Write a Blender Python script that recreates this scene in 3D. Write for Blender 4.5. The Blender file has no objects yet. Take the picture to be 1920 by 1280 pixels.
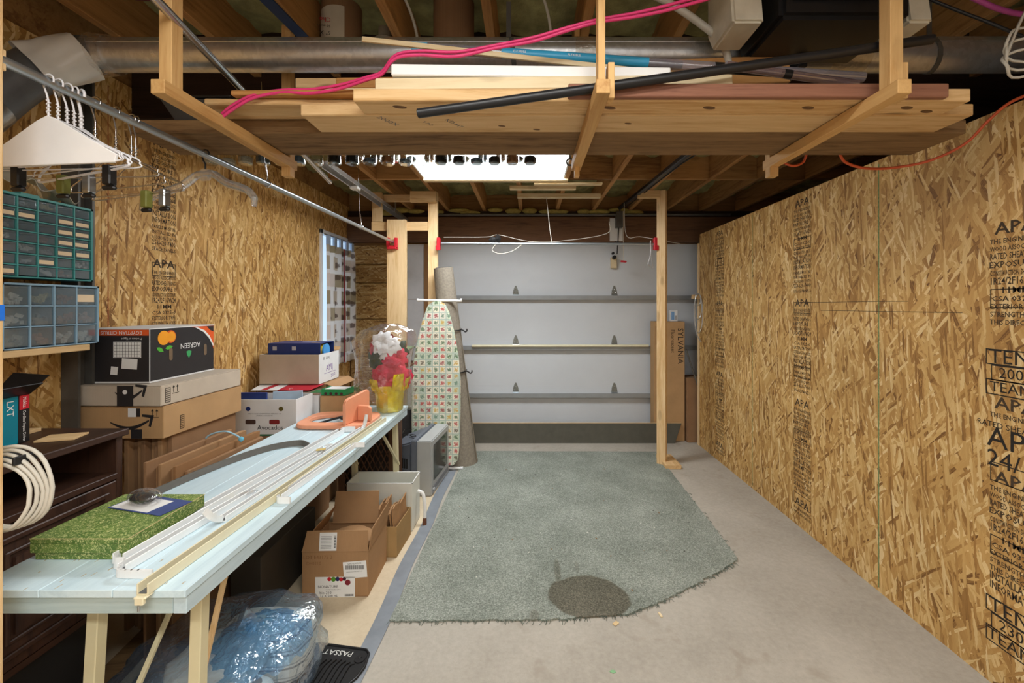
import bpy, bmesh, math, random
from mathutils import Vector, Matrix
random.seed(7)
SC = bpy.context.scene
COL = SC.collection
PI = math.pi
# ---------------------------------------------------------------- camera, world, lights, exposure
cam_data = bpy.data.cameras.new('camera')
cam_data.sensor_width = 36.0
cam_data.lens = 36.0 * 800 / 1920
cam_data.shift_x = -30 / 1920
cam_data.shift_y = -67 / 1920
cam_data.clip_start = 0.02
cam = bpy.data.objects.new('camera', cam_data)
cam.location = (0, 0, 1.45)
cam.rotation_euler = (PI / 2, 0, 0)
COL.objects.link(cam)
SC.camera = cam
world = bpy.data.worlds.new('world')
SC.world = world
world.use_nodes = True
world.node_tree.nodes['Background'].inputs[0].default_value = (0.75, 0.85, 1, 1)
world.node_tree.nodes['Background'].inputs[1].default_value = 0.25
SC.view_settings.view_transform = 'Standard'
SC.view_settings.look = 'None'
SC.view_settings.gamma = 1.0
SC.view_settings.use_curve_mapping = False
SC.view_settings.exposure = 0.0


def area(name, loc, size, power, col, rot=(0, 0, 0)):
    l = bpy.data.lights.new(name, 'AREA')
    l.shape = 'RECTANGLE'
    l.size, l.size_y = size
    l.energy = power
    l.color = col
    o = bpy.data.objects.new(name, l)
    o.location = loc
    o.rotation_euler = rot
    COL.objects.link(o)


area('light_panel_glow', (-0.28, 3.2, 2.585), (1.1, 0.52), 40, (0.93, 0.97, 1.0))
area('shop_light_glow_a', (0.35, -0.75, 2.395), (1.9, 0.22), 62, (1.0, 0.98, 0.94))
area('shop_light_glow_b', (-0.15, 0.42, 2.475), (1.15, 0.2), 20, (1.0, 0.98, 0.94))

# ---------------------------------------------------------------- mesh helpers
WM = {}
I4 = Matrix.Identity(4)


def T(x, y, z):
    return Matrix.Translation((x, y, z))


def R(a, ax='Z'):
    return Matrix.Rotation(math.radians(a), 4, ax)


def frame(o, right, up):
    """matrix of a face: x = right, y = up, z = outward normal"""
    r = Vector(right).normalized()
    u = Vector(up)
    u = (u - r * u.dot(r)).normalized()
    n = r.cross(u)
    m = Matrix((r, u, n)).transposed().to_4x4()
    m.translation = o
    return m


class MB:
    def __init__(s):
        s.v = []; s.f = []; s.mi = []

    def add(s, vs, fs, mi=0, M=None):
        b = len(s.v)
        s.v += [(M @ Vector(p)) if M is not None else Vector(p) for p in vs]
        s.f += [tuple(b + i for i in f) for f in fs]
        s.mi += [mi] * len(fs)
        return s

    def box(s, x0, x1, y0, y1, z0, z1, mi=0, M=None):
        vs = [(x, y, z) for z in (z0, z1) for y in (y0, y1) for x in (x0, x1)]
        return s.add(vs, [(0, 2, 3, 1), (4, 5, 7, 6), (0, 1, 5, 4), (2, 6, 7, 3), (0, 4, 6, 2), (1, 3, 7, 5)], mi, M)

    def beam(s, p0, p1, w, h, up=(0, 0, 1), mi=0):
        p0, p1 = Vector(p0), Vector(p1)
        d = (p1 - p0)
        L = d.length
        d.normalize()
        u = Vector(up)
        r = d.cross(u).normalized()
        u = r.cross(d)
        m = Matrix((r, d, u)).transposed().to_4x4()
        m.translation = p0
        return s.box(-w / 2, w / 2, 0, L, -h / 2, h / 2, mi, m)

    def tube(s, pts, r, n=8, closed=False, mi=0, caps=True):
        pts = [Vector(p) for p in pts]
        N = len(pts)
        rs = r if isinstance(r, (list, tuple)) else [r] * N
        tang = []
        for i in range(N):
            if closed:
                t = pts[(i + 1) % N] - pts[i - 1]
            else:
                t = pts[min(i + 1, N - 1)] - pts[max(i - 1, 0)]
            tang.append(t.normalized() if t.length > 1e-9 else Vector((0, 0, 1)))
        t0 = tang[0]
        a = Vector((0, 0, 1)) if abs(t0.z) < .9 else Vector((1, 0, 0))
        u = t0.cross(a).normalized()
        vs = []
        prev = t0
        for i in range(N):
            q = prev.rotation_difference(tang[i])
            u = (q @ u)
            u = (u - tang[i] * u.dot(tang[i])).normalized()
            prev = tang[i]
            w = tang[i].cross(u)
            for k in range(n):
                an = 2 * PI * k / n
                vs.append(pts[i] + (u * math.cos(an) + w * math.sin(an)) * rs[i])
        fs = []
        for i in range(N if closed else N - 1):
            j = (i + 1) % N
            for k in range(n):
                k2 = (k + 1) % n
                fs.append((i * n + k, i * n + k2, j * n + k2, j * n + k))
        if not closed and caps:
            fs.append(tuple(range(n - 1, -1, -1)))
            fs.append(tuple((N - 1) * n + k for k in range(n)))
        return s.add(vs, fs, mi)

    def lathe(s, prof, n=24, M=None, mi=0, wob=None, cap0=True, cap1=True):
        vs = []; fs = []
        for i, (r, z) in enumerate(prof):
            for k in range(n):
                a = 2 * PI * k / n
                rr = r * (wob(a, z) if wob else 1)
                vs.append((rr * math.cos(a), rr * math.sin(a), z))
        for i in range(len(prof) - 1):
            for k in range(n):
                k2 = (k + 1) % n
                fs.append((i * n + k, i * n + k2, (i + 1) * n + k2, (i + 1) * n + k))
        if cap0: fs.append(tuple(range(n - 1, -1, -1)))
        if cap1: fs.append(tuple((len(prof) - 1) * n + k for k in range(n)))
        return s.add(vs, fs, mi, M)

    def prism(s, poly, h, M=None, mi=0):
        """polygon in the xy plane of M, extruded from 0 to h along z"""
        n = len(poly)
        vs = [(x, y, 0) for x, y in poly] + [(x, y, h) for x, y in poly]
        fs = [tuple(range(n - 1, -1, -1)), tuple(range(n, 2 * n))]
        fs += [(i, (i + 1) % n, n + (i + 1) % n, n + i) for i in range(n)]
        return s.add(vs, fs, mi, M)

    def ring(s, outer, inner, h, M=None, mi=0):
        """plate with a hole: outer and inner loops of equal count"""
        n = len(outer)
        vs = [(x, y, 0) for x, y in outer] + [(x, y, 0) for x, y in inner]
        vs += [(x, y, h) for x, y in outer] + [(x, y, h) for x, y in inner]
        fs = []
        for i in range(n):
            j = (i + 1) % n
            fs += [(i, n + i, n + j, j), (2 * n + i, 2 * n + j, 3 * n + j, 3 * n + i),
                   (i, j, 2 * n + j, 2 * n + i), (n + i, 3 * n + i, 3 * n + j, n + j)]
        return s.add(vs, fs, mi, M)

    def grid(s, fn, nu, nv, mi=0, M=None):
        vs = [fn(i / nu, j / nv) for j in range(nv + 1) for i in range(nu + 1)]
        w = nu + 1
        fs = [(j * w + i, j * w + i + 1, (j + 1) * w + i + 1, (j + 1) * w + i) for j in range(nv) for i in range(nu)]
        return s.add(vs, fs, mi, M)


def solidify(mb, t):
    """give an open sheet a thickness"""
    me = bpy.data.meshes.new('tmp')
    me.from_pydata(mb.v, [], mb.f)
    bm = bmesh.new(); bm.from_mesh(me)
    bmesh.ops.recalc_face_normals(bm, faces=bm.faces)
    bmesh.ops.solidify(bm, geom=bm.faces[:], thickness=t)
    out = MB()
    bm.verts.index_update()
    out.v = [v.co.copy() for v in bm.verts]
    out.f = [tuple(v.index for v in f.verts) for f in bm.faces]
    out.mi = [0] * len(out.f)
    bm.free(); bpy.data.meshes.remove(me)
    return out


def put(o, M, parent):
    if parent is not None:
        o.parent = parent
        o.matrix_basis = WM[parent.name].inverted() @ M
    else:
        o.matrix_basis = M
    WM[o.name] = M


def tag(o, label=None, cat=None, group=None, kind=None):
    if label: o['label'] = label
    if cat: o['category'] = cat
    if group: o['group'] = group
    if kind: o['kind'] = kind
    return o


def O(name, mb, mat, parent=None, M=None, smooth=None, bevel=0, label=None, cat=None, group=None, kind=None, recalc=True):
    M = M or I4
    lo = Vector([min(p[i] for p in mb.v) for i in range(3)])
    hi = Vector([max(p[i] for p in mb.v) for i in range(3)])
    c = (lo + hi) / 2
    if parent is None: c.z = lo.z
    me = bpy.data.meshes.new(name)
    me.from_pydata([p - c for p in mb.v], [], mb.f)
    mats = mat if isinstance(mat, (list, tuple)) else [mat]
    for m in mats: me.materials.append(m)
    if len(mats) > 1: me.polygons.foreach_set('material_index', mb.mi)
    if recalc or bevel:
        bm = bmesh.new(); bm.from_mesh(me)
        if recalc: bmesh.ops.recalc_face_normals(bm, faces=bm.faces)
        if bevel:
            es = [e for e in bm.edges if len(e.link_faces) == 2 and e.calc_face_angle(0) > 0.5]
            bmesh.ops.bevel(bm, geom=es, offset=bevel, segments=2 if bevel > .004 else 1, affect='EDGES', clamp_overlap=True)
        bm.to_mesh(me); bm.free()
    if smooth:
        me.polygons.foreach_set('use_smooth', [True] * len(me.polygons))
        me.set_sharp_from_angle(angle=math.radians(smooth))
    me.update()
    o = bpy.data.objects.new(name, me)
    COL.objects.link(o)
    put(o, M @ Matrix.Translation(c), parent)
    return tag(o, label, cat, group, kind)


def thing(name, label, cat, M, group=None, kind=None, parent=None):
    o = bpy.data.objects.new(name, None)
    o.empty_display_size = .05
    COL.objects.link(o)
    if not isinstance(M, Matrix): M = T(*M)
    put(o, M, parent)
    return tag(o, label, cat, group, kind)


def dup(root, M, label=None, group=None):
    def rec(o, parent, MW):
        c = o.copy(); COL.objects.link(c)
        put(c, MW, parent)
        for ch in [k for k in KIDS.get(o.name, [])]:
            rec(ch, c, MW @ (WM[o.name].inverted() @ WM[ch.name]))
        return c
    KIDS = {}
    for k in COL.objects:
        if k.parent: KIDS.setdefault(k.parent.name, []).append(k)
    c = rec(root, None, M)
    return tag(c, label, None, group)


def copy_part(o, M, parent):
    c = o.copy(); COL.objects.link(c)
    put(c, M, parent)
    return c


def text(s, size, M, mat, parent, name='lettering', align='CENTER', space=1.0, sx=1.0, lines=1.0):
    cu = bpy.data.curves.new('t', 'FONT')
    cu.body = s; cu.size = size; cu.align_x = align; cu.align_y = 'CENTER'
    cu.space_character = space; cu.resolution_u = 2; cu.space_line = lines
    to = bpy.data.objects.new('t', cu)
    me = bpy.data.meshes.new_from_object(to)
    bpy.data.objects.remove(to); bpy.data.curves.remove(cu)
    me.name = name
    for v in me.vertices: v.co.x *= sx
    me.materials.clear(); me.materials.append(mat)
    o = bpy.data.objects.new(name, me)
    COL.objects.link(o)
    put(o, M, parent)
    return o


def decal(name, M, w, h, mat, parent, off=0.0006):
    mb = MB().box(-w / 2, w / 2, -h / 2, h / 2, -0.0002, off)
    return O(name, mb, mat, parent, M, recalc=False)


def bez(pts, n=8):
    """smooth curve through points (Catmull-Rom)"""
    pts = [Vector(p) for p in pts]
    P = [pts[0] * 2 - pts[1]] + pts + [pts[-1] * 2 - pts[-2]]
    out = []
    for i in range(1, len(P) - 2):
        a, b, c, d = P[i - 1], P[i], P[i + 1], P[i + 2]
        for k in range(n):
            t = k / n
            out.append(.5 * ((2 * b) + (c - a) * t + (2 * a - 5 * b + 4 * c - d) * t * t + (3 * b - a - 3 * c + d) * t ** 3))
    out.append(pts[-1])
    return out


def arc(cx, cz, r, a0, a1, n):
    return [(cx + r * math.cos(math.radians(a0 + (a1 - a0) * i / n)), cz + r * math.sin(math.radians(a0 + (a1 - a0) * i / n))) for i in range(n + 1)]


def rrect(w, h, r, n=4):
    p = []
    for cx, cy, a in ((w / 2 - r, h / 2 - r, 0), (-w / 2 + r, h / 2 - r, 90), (-w / 2 + r, -h / 2 + r, 180), (w / 2 - r, -h / 2 + r, 270)):
        p += arc(cx, cy, r, a, a + 90, n)
    return p


# ---------------------------------------------------------------- materials
def srgb(r, g, b):
    return tuple(((c / 255) / 12.92 if c / 255 <= .04045 else ((c / 255 + .055) / 1.055) ** 2.4) for c in (r, g, b)) + (1,)


class NT:
    def __init__(s, name):
        m = bpy.data.materials.new(name); m.use_nodes = True
        s.m = m; s.t = m.node_tree; s.n = s.t.nodes
        s.b = s.n['Principled BSDF']; s.out = s.n['Material Output']

    def new(s, typ, **kw):
        nd = s.n.new(typ)
        for k, v in kw.items():
            if k.startswith('i_'):
                key = k[2:]
                nd.inputs[int(key) if key.isdigit() else key.replace('_', ' ')].default_value = v
            else:
                setattr(nd, k, v)
        return nd

    def link(s, a, b):
        s.t.links.new(a, b)

    def coord(s, rnd=True, kind='Object'):
        c = s.new('ShaderNodeTexCoord').outputs[kind]
        if not rnd: return c
        oi = s.new('ShaderNodeObjectInfo')
        mu = s.new('ShaderNodeMath', operation='MULTIPLY', i_1=37.0)
        s.link(oi.outputs['Random'], mu.inputs[0])
        va = s.new('ShaderNodeVectorMath', operation='ADD')
        s.link(c, va.inputs[0]); s.link(mu.outputs[0], va.inputs[1])
        return va.outputs[0]

    def mapping(s, vec, scale=(1, 1, 1), rot=(0, 0, 0), loc=(0, 0, 0), typ='POINT'):
        mp = s.new('ShaderNodeMapping', vector_type=typ)
        mp.inputs['Location'].default_value = loc
        mp.inputs['Rotation'].default_value = rot
        mp.inputs['Scale'].default_value = scale
        s.link(vec, mp.inputs['Vector'])
        return mp.outputs[0]

    def noise(s, vec, scale, detail=4, rough=.55, dist=0, out='Fac'):
        nd = s.new('ShaderNodeTexNoise', i_Scale=scale, i_Detail=detail, i_Roughness=rough, i_Distortion=dist)
        if vec is not None: s.link(vec, nd.inputs['Vector'])
        return nd.outputs[out]

    def ramp(s, fac, stops, interp='LINEAR'):
        r = s.new('ShaderNodeValToRGB')
        cr = r.color_ramp; cr.interpolation = interp
        while len(cr.elements) < len(stops): cr.elements.new(.5)
        for e, (p, c) in zip(cr.elements, stops):
            e.position = p; e.color = c if len(c) == 4 else (*c, 1)
        s.link(fac, r.inputs[0])
        return r.outputs[0]

    def mix(s, fac, a, b, blend='MIX'):
        m = s.new('ShaderNodeMix', data_type='RGBA', blend_type=blend)
        for sock, v in ((m.inputs[0], fac), (m.inputs[6], a), (m.inputs[7], b)):
            if hasattr(v, 'is_linked'): s.link(v, sock)
            else: sock.default_value = v
        return m.outputs[2]

    def math(s, op, a, b=0.0):
        m = s.new('ShaderNodeMath', operation=op)
        for sock, v in ((m.inputs[0], a), (m.inputs[1], b)):
            if hasattr(v, 'is_linked'): s.link(v, sock)
            else: sock.default_value = v
        return m.outputs[0]

    def bump(s, h, strength=.3, dist=.002):
        b = s.new('ShaderNodeBump', i_Strength=strength, i_Distance=dist)
        s.link(h, b.inputs['Height'])
        s.link(b.outputs[0], s.b.inputs['Normal'])

    def fin(s, col=None, rough=None, metal=None, spec=None):
        if col is not None:
            if hasattr(col, 'is_linked'): s.link(col, s.b.inputs['Base Color'])
            else: s.b.inputs['Base Color'].default_value = col
        for k, v in (('Roughness', rough), ('Metallic', metal), ('Specular IOR Level', spec)):
            if v is None: continue
            if hasattr(v, 'is_linked'): s.link(v, s.b.inputs[k])
            else: s.b.inputs[k].default_value = v
        return s.m


def scale_c(c, k):
    return tuple(min(1, x * k) for x in c[:3]) + (1,)


def plain(name, rgb, rough=.55, metal=0, var=.12, nscale=12, bump=.0, bscale=60, spec=.4):
    n = NT(name)
    c = srgb(*rgb)
    v = n.coord()
    f = n.noise(v, nscale)
    col = n.ramp(f, [(.3, scale_c(c, 1 - var)), (.7, scale_c(c, 1 + var))])
    if bump: n.bump(n.noise(v, bscale, 3), bump, .002)
    return n.fin(col, rough, metal, spec)


def wood(name, light, dark, axis='X', rough=.65, knots=.5, scale=1.0, bump=.15):
    n = NT(name)
    v = n.coord()
    st = {'X': (.08, 1, 1), 'Y': (1, .08, 1), 'Z': (1, 1, .08)}[axis]
    mv = n.mapping(v, scale=tuple(k * scale for k in st))
    warp = n.noise(mv, 5, 2, .5, 0)
    w = n.new('ShaderNodeMix', data_type='VECTOR')
    g = n.noise(mv, 22, 6, .65, 1.2)
    fine = n.noise(mv, 130, 3, .6, .3)
    f = n.math('ADD', n.math('MULTIPLY', g, .55), n.math('ADD', n.math('MULTIPLY', warp, .35), n.math('MULTIPLY', fine, .2)))
    a, b = srgb(*light), srgb(*dark)
    mid = tuple((x * .62 + y * .38) for x, y in zip(a, b))
    col = n.ramp(f, [(.43, b), (.53, mid), (.66, a)])
    oi = n.new('ShaderNodeObjectInfo')
    tone = n.math('ADD', n.math('MULTIPLY', oi.outputs['Random'], .22), .88)
    hs = n.new('ShaderNodeHueSaturation')
    n.link(col, hs.inputs['Color']); n.link(tone, hs.inputs['Value'])
    col = hs.outputs[0]
    if knots:
        kv = n.mapping(v, scale={'X': (3.2, 9, 9), 'Y': (9, 3.2, 9), 'Z': (9, 9, 3.2)}[axis])
        vo = n.new('ShaderNodeTexVoronoi', i_Scale=.9)
        n.link(kv, vo.inputs['Vector'])
        k = n.ramp(vo.outputs['Distance'], [(.11, (1, 1, 1)), (.17, (0, 0, 0))])
        col = n.mix(n.math('MULTIPLY', k, knots), col, scale_c(b, .38))
    n.bump(f, bump, .002)
    return n.fin(col, rough, spec=.3)


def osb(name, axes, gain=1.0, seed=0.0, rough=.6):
    """strand board: layers of long flat flakes at many angles"""
    n = NT(name)
    c = n.coord(rnd=True)
    sp = n.new('ShaderNodeSeparateXYZ'); n.link(c, sp.inputs[0])
    cb = n.new('ShaderNodeCombineXYZ')
    n.link(sp.outputs[axes[0]], cb.inputs[0]); n.link(sp.outputs[axes[1]], cb.inputs[1])
    cb.inputs[2].default_value = seed
    v0 = cb.outputs[0]
    nz = n.noise(v0, 55, 2, .5, 0, 'Color')
    off = n.new('ShaderNodeVectorMath', operation='SUBTRACT'); n.link(nz, off.inputs[0]); off.inputs[1].default_value = (.5, .5, .5)
    sc_ = n.new('ShaderNodeVectorMath', operation='SCALE'); n.link(off.outputs[0], sc_.inputs[0]); sc_.inputs['Scale'].default_value = .007
    ad = n.new('ShaderNodeVectorMath', operation='ADD'); n.link(v0, ad.inputs[0]); n.link(sc_.outputs[0], ad.inputs[1])
    v = ad.outputs[0]
    stops = [(0, srgb(118, 80, 40)), (.10, srgb(164, 120, 64)), (.35, srgb(194, 150, 86)), (.65, srgb(210, 170, 106)), (.82, srgb(226, 192, 132)), (1, srgb(240, 216, 168))]
    col = None; hgt = None
    layers = [(8, .034, .13, 0), (-35, .026, .10, .5), (28, .026, .11, .5), (-12, .024, .13, .5), (55, .018, .08, .82), (-58, .015, .09, .84),
              (14, .022, .13, .6), (-24, .014, .11, .7), (42, .012, .10, .8), (-4, .010, .12, .74)]
    for i, (a, w, l, th) in enumerate(layers):
        mp = n.mapping(v, scale=(w, l, 1), rot=(0, 0, math.radians(a)), loc=(i * 3.1 + seed, i * 1.7, 0), typ='TEXTURE')
        vo = n.new('ShaderNodeTexVoronoi', voronoi_dimensions='2D', distance='CHEBYCHEV' if i % 2 == 0 else 'EUCLIDEAN', i_Scale=1.0)
        n.link(mp, vo.inputs['Vector'])
        cs = n.new('ShaderNodeSeparateColor'); n.link(vo.outputs['Color'], cs.inputs[0])
        st = n.noise(n.mapping(mp, scale=(5, .35, 1)), 1.5, 2, .5)
        tone = n.math('ADD', n.math('MULTIPLY', cs.outputs[1], .88), n.math('MULTIPLY', n.math('SUBTRACT', st, .45), .4))
        lc = n.ramp(tone, stops)
        if col is None:
            col = lc; hgt = cs.outputs[1]
        else:
            msk = n.math('GREATER_THAN', cs.outputs[0], th)
            col = n.mix(msk, col, lc)
            mm = n.new('ShaderNodeMix'); n.link(msk, mm.inputs[0]); n.link(hgt, mm.inputs[2]); n.link(cs.outputs[1], mm.inputs[3])
            hgt = mm.outputs[0]
    big = n.noise(v0, 2.2, 2)
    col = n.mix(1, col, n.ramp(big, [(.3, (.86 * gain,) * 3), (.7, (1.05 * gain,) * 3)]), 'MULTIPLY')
    # small resin specks
    vs = n.new('ShaderNodeTexVoronoi', i_Scale=26); n.link(v0, vs.inputs['Vector'])
    col = n.mix(n.ramp(vs.outputs['Distance'], [(.03, (.75,) * 3), (.07, (0, 0, 0))]), col, srgb(80, 48, 22))
    n.bump(hgt, .25, .002)
    return n.fin(col, rough, spec=.35)


def clear(name, tint=(1, 1, 1), fac=.10, rough=.08, wrinkle=0, wscale=30, body=None, bodyfac=.0, edge=0):
    """thin clear plastic or glass: mostly passes light straight, with a glossy sheen"""
    n = NT(name)
    tr = n.new('ShaderNodeBsdfTransparent'); tr.inputs[0].default_value = (*tint, 1)
    gl = n.new('ShaderNodeBsdfGlossy'); gl.inputs['Roughness'].default_value = rough; gl.inputs[0].default_value = (1, 1, 1, 1)
    lw = n.new('ShaderNodeLayerWeight'); lw.inputs[0].default_value = .35
    if wrinkle:
        b = n.new('ShaderNodeBump', i_Strength=wrinkle, i_Distance=.02)
        v = n.coord()
        n.link(n.noise(v, wscale, 3, .6, .6), b.inputs['Height'])
        n.link(b.outputs[0], gl.inputs['Normal']); n.link(b.outputs[0], lw.inputs['Normal'])
    if edge:
        l2 = n.new('ShaderNodeLayerWeight'); l2.inputs[0].default_value = .2
        n.link(n.mix(n.ramp(l2.outputs['Facing'], [(.3, (0, 0, 0)), (1, (1, 1, 1))]), (*tint, 1), tuple(c * (1 - edge) for c in tint) + (1,)), tr.inputs[0])
    f = n.math('ADD', n.math('MULTIPLY', lw.outputs['Facing'], .55), fac)
    mx = n.new('ShaderNodeMixShader'); n.link(f, mx.inputs[0]); n.link(tr.outputs[0], mx.inputs[1]); n.link(gl.outputs[0], mx.inputs[2])
    last = mx
    if body:
        df = n.new('ShaderNodeBsdfDiffuse'); df.inputs[0].default_value = srgb(*body)
        m2 = n.new('ShaderNodeMixShader'); m2.inputs[0].default_value = bodyfac
        n.link(mx.outputs[0], m2.inputs[1]); n.link(df.outputs[0], m2.inputs[2]); last = m2
    n.link(last.outputs[0], n.out.inputs['Surface'])
    return n.m


def emit(name, col, strength):
    n = NT(name)
    n.b.inputs['Base Color'].default_value = (*col, 1)
    n.b.inputs['Emission Color'].default_value = (*col, 1)
    n.b.inputs['Emission Strength'].default_value = strength
    return n.m


OSB_L = osb('osb_left_wall', (1, 2), 1.06, 0.0)  # higher gain puts the left wall's strong lighting into the board colour
OSB_R = osb('osb_right_wall', (1, 2), .96, 5.0)
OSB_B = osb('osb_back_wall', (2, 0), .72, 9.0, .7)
PINE_X = wood('pine_along_x', (222, 190, 142), (188, 146, 92), 'X', knots=.75)
PINE_Y = wood('pine_along_y', (222, 190, 142), (188, 146, 92), 'Y')
PINE_Z = wood('pine_upright', (228, 200, 156), (202, 164, 112), 'Z', knots=.35)
PINE_PALE = wood('pale_pine', (232, 214, 176), (208, 178, 128), 'X', knots=.3)
LATH_Z = wood('strip_upright', (216, 178, 122), (186, 140, 82), 'Z', knots=.2)
LATH_Y = wood('strip_along_y', (210, 170, 112), (178, 130, 74), 'Y', knots=.4)
ROUGH_X = wood('rough_plank', (142, 112, 76), (92, 68, 42), 'X', .85, .3, 1.5, .5)
JOIST = wood('joist_wood', (184, 138, 84), (134, 94, 54), 'Y', .75, .3)
BLOCKW = wood('blocking_wood', (178, 134, 82), (130, 92, 54), 'X', .75, .3)
BEAMW = wood('dark_beam', (64, 44, 32), (40, 27, 20), 'X', .8, .1)
HEADW = wood('header_wood', (116, 84, 60), (78, 54, 40), 'X', .75, .3)
REDWOOD = wood('reddish_board', (150, 104, 82), (116, 76, 60), 'X', .7, .1)
ORANGEW = wood('amber_board', (204, 152, 92), (172, 118, 62), 'X', .6, .2)
WALNUT_Y = wood('walnut_stain', (74, 50, 38), (44, 28, 22), 'Y', .42, .0, 1, .1)
WALNUT_Z = wood('walnut_stain_upright', (74, 50, 38), (44, 28, 22), 'Z', .42, .0, 1, .1)
LATTICE = wood('lattice_wood', (96, 66, 46), (62, 40, 28), 'Z', .6, 0)
WHITE_BOARD = plain('white_painted_board', (238, 238, 236), .5, var=.03)
DRYWALL = plain('drywall', (206, 208, 212), .85, var=.04)
GREY_BOARD = plain('dark_grey_green_board', (84, 82, 72), .7, var=.1)
METAL = None


def galvanised():
    n = NT('galvanised_steel')
    v = n.coord()
    vo = n.new('ShaderNodeTexVoronoi', i_Scale=60); n.link(v, vo.inputs['Vector'])
    cs = n.new('ShaderNodeSeparateColor'); n.link(vo.outputs['Color'], cs.inputs[0])
    f = n.math('ADD', n.math('MULTIPLY', cs.outputs[0], .35), n.math('MULTIPLY', n.noise(v, 9), .65))
    col = n.ramp(f, [(.2, srgb(186, 188, 190)), (.8, srgb(216, 218, 220))])
    return n.fin(col, n.ramp(f, [(.2, (.36,) * 3), (.8, (.27,) * 3)]), .82)


GALV = galvanised()
STEEL = plain('zinc_tube', (176, 184, 190), .3, .85, .05)
ALU = plain('bright_tube', (196, 200, 204), .24, .95, .05)
CHROME = plain('chrome_wire', (210, 210, 214), .16, 1.0, .03)
HINGEM = plain('hinge_zinc', (128, 128, 120), .5, .3, .12)
STRUTM = plain('strut_zinc', (158, 162, 164), .42, .35, .06)
DARKSTEEL = plain('dark_primer_steel', (96, 94, 90), .5, .35, .22, 8)
BLACK = plain('black_plastic', (26, 26, 28), .38, var=.1)
BLACKM = plain('black_matt', (30, 29, 29), .75, var=.1)
INK = plain('black_ink', (38, 32, 26), .8, var=.1)
INKSOFT = plain('worn_ink', (66, 52, 36), .8, var=.35, nscale=160)
WHITE = plain('white_plastic', (232, 232, 230), .4, var=.03)
WHITEP = plain('white_paper', (236, 236, 236), .8, var=.03, bump=.2, bscale=25)
CREAM = plain('cream_plastic', (226, 218, 186), .38, var=.05)
DOORW = plain('door_white', (208, 212, 216), .5, var=.03, nscale=3)
RED = plain('red_plastic', (196, 32, 46), .4, var=.06)
PINK = plain('pink_cable', (214, 56, 116), .4, var=.06)
ORANGE = plain('orange_cord', (196, 84, 44), .45, var=.05)
PURPLE = plain('purple_cable', (168, 70, 140), .4, var=.06)
GREYCAB = plain('grey_cable', (200, 196, 184), .5, var=.05)
PVC = plain('white_pipe_plastic', (206, 204, 194), .4, var=.04)
STRING = plain('white_string', (214, 208, 194), .8, var=.05)
BLUETAPE = plain('blue_tape', (28, 110, 214), .6, var=.06)
TAPE = clear('clear_tape', (.95, .93, .88), .14, .2, .4, 40, (190, 170, 140), .12)
GLASS = clear('jar_glass', (.92, .95, .95), .10, .03, edge=.55)
CLEARP = clear('clear_hanger_plastic', (.9, .91, .91), .2, .08, 0, 10, (226, 228, 230), .12)
FILM = clear('clear_film', (.98, .98, .985), .045, .13, .9, 16, (235, 235, 240), .025)
BLUEGATHER = clear('blue_gathered_film', (.60, .82, .98), .06, .14, .9, 22, (96, 168, 226), .16)
BLUEFILM = clear('blue_bag_film', (.84, .92, .98), .06, .13, .9, 12, (120, 170, 220), .06)
BAGFILM = clear('milky_film', (.92, .92, .88), .10, .18, .9, 14, (220, 216, 200), .35)
DRAWERCL = clear('smoky_drawer_plastic', (.90, .94, .96), .10, .1, 0, 30, (150, 172, 184), .16)


def concrete(name, a, b, stain=True):
    n = NT(name)
    v = n.coord(rnd=False)
    f = n.math('ADD', n.math('MULTIPLY', n.noise(v, 2.2, 6, .6), .6), n.math('MULTIPLY', n.noise(v, 40, 4, .7), .4))
    col = n.ramp(f, [(.34, srgb(*a)), (.64, srgb(*b))])
    sp = n.noise(v, 210, 2, .5)
    col = n.mix(n.ramp(sp, [(.68, (0, 0, 0)), (.76, (.5,) * 3)]), col, srgb(112, 102, 90))
    if stain:
        s2 = n.noise(v, 5.5, 3, .6, .5)
        col = n.mix(n.ramp(s2, [(.62, (0, 0, 0)), (.76, (.45,) * 3)]), col, srgb(140, 126, 108))
    n.bump(n.noise(v, 160, 3), .12, .002)
    return n.fin(col, .72, spec=.3)


FLOOR_M = concrete('concrete_floor', (158, 151, 139), (184, 177, 165))
FLOOR2_M = concrete('tan_floor_sheet', (196, 178, 150), (212, 196, 168), False)


def foam():
    n = NT('spray_foam')
    v = n.coord(rnd=False)
    f = n.noise(v, 9, 4, .6)
    col = n.ramp(f, [(.3, srgb(118, 112, 70)), (.7, srgb(172, 164, 108))])
    n.bump(n.noise(v, 26, 4), .6, .02)
    return n.fin(col, .85)


FOAM = foam()


def cardboard(name, rgb, axis=0):
    n = NT(name)
    v = n.coord()
    c = srgb(*rgb)
    f = n.noise(v, 7, 4)
    col = n.ramp(f, [(.3, scale_c(c, .9)), (.7, scale_c(c, 1.06))])
    w = n.new('ShaderNodeTexWave', i_Scale=70, i_Distortion=.2); w.bands_direction = 'XYZ'[axis]
    n.link(v, w.inputs['Vector'])
    col = n.mix(.07, col, w.outputs['Color'], 'MULTIPLY')
    col = n.mix(n.ramp(n.noise(v, 60, 3), [(.66, (0, 0, 0)), (.8, (.3,) * 3)]), col, scale_c(c, .72))
    n.bump(w.outputs['Fac'], .06, .001)
    return n.fin(col, .8, spec=.2)


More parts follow.
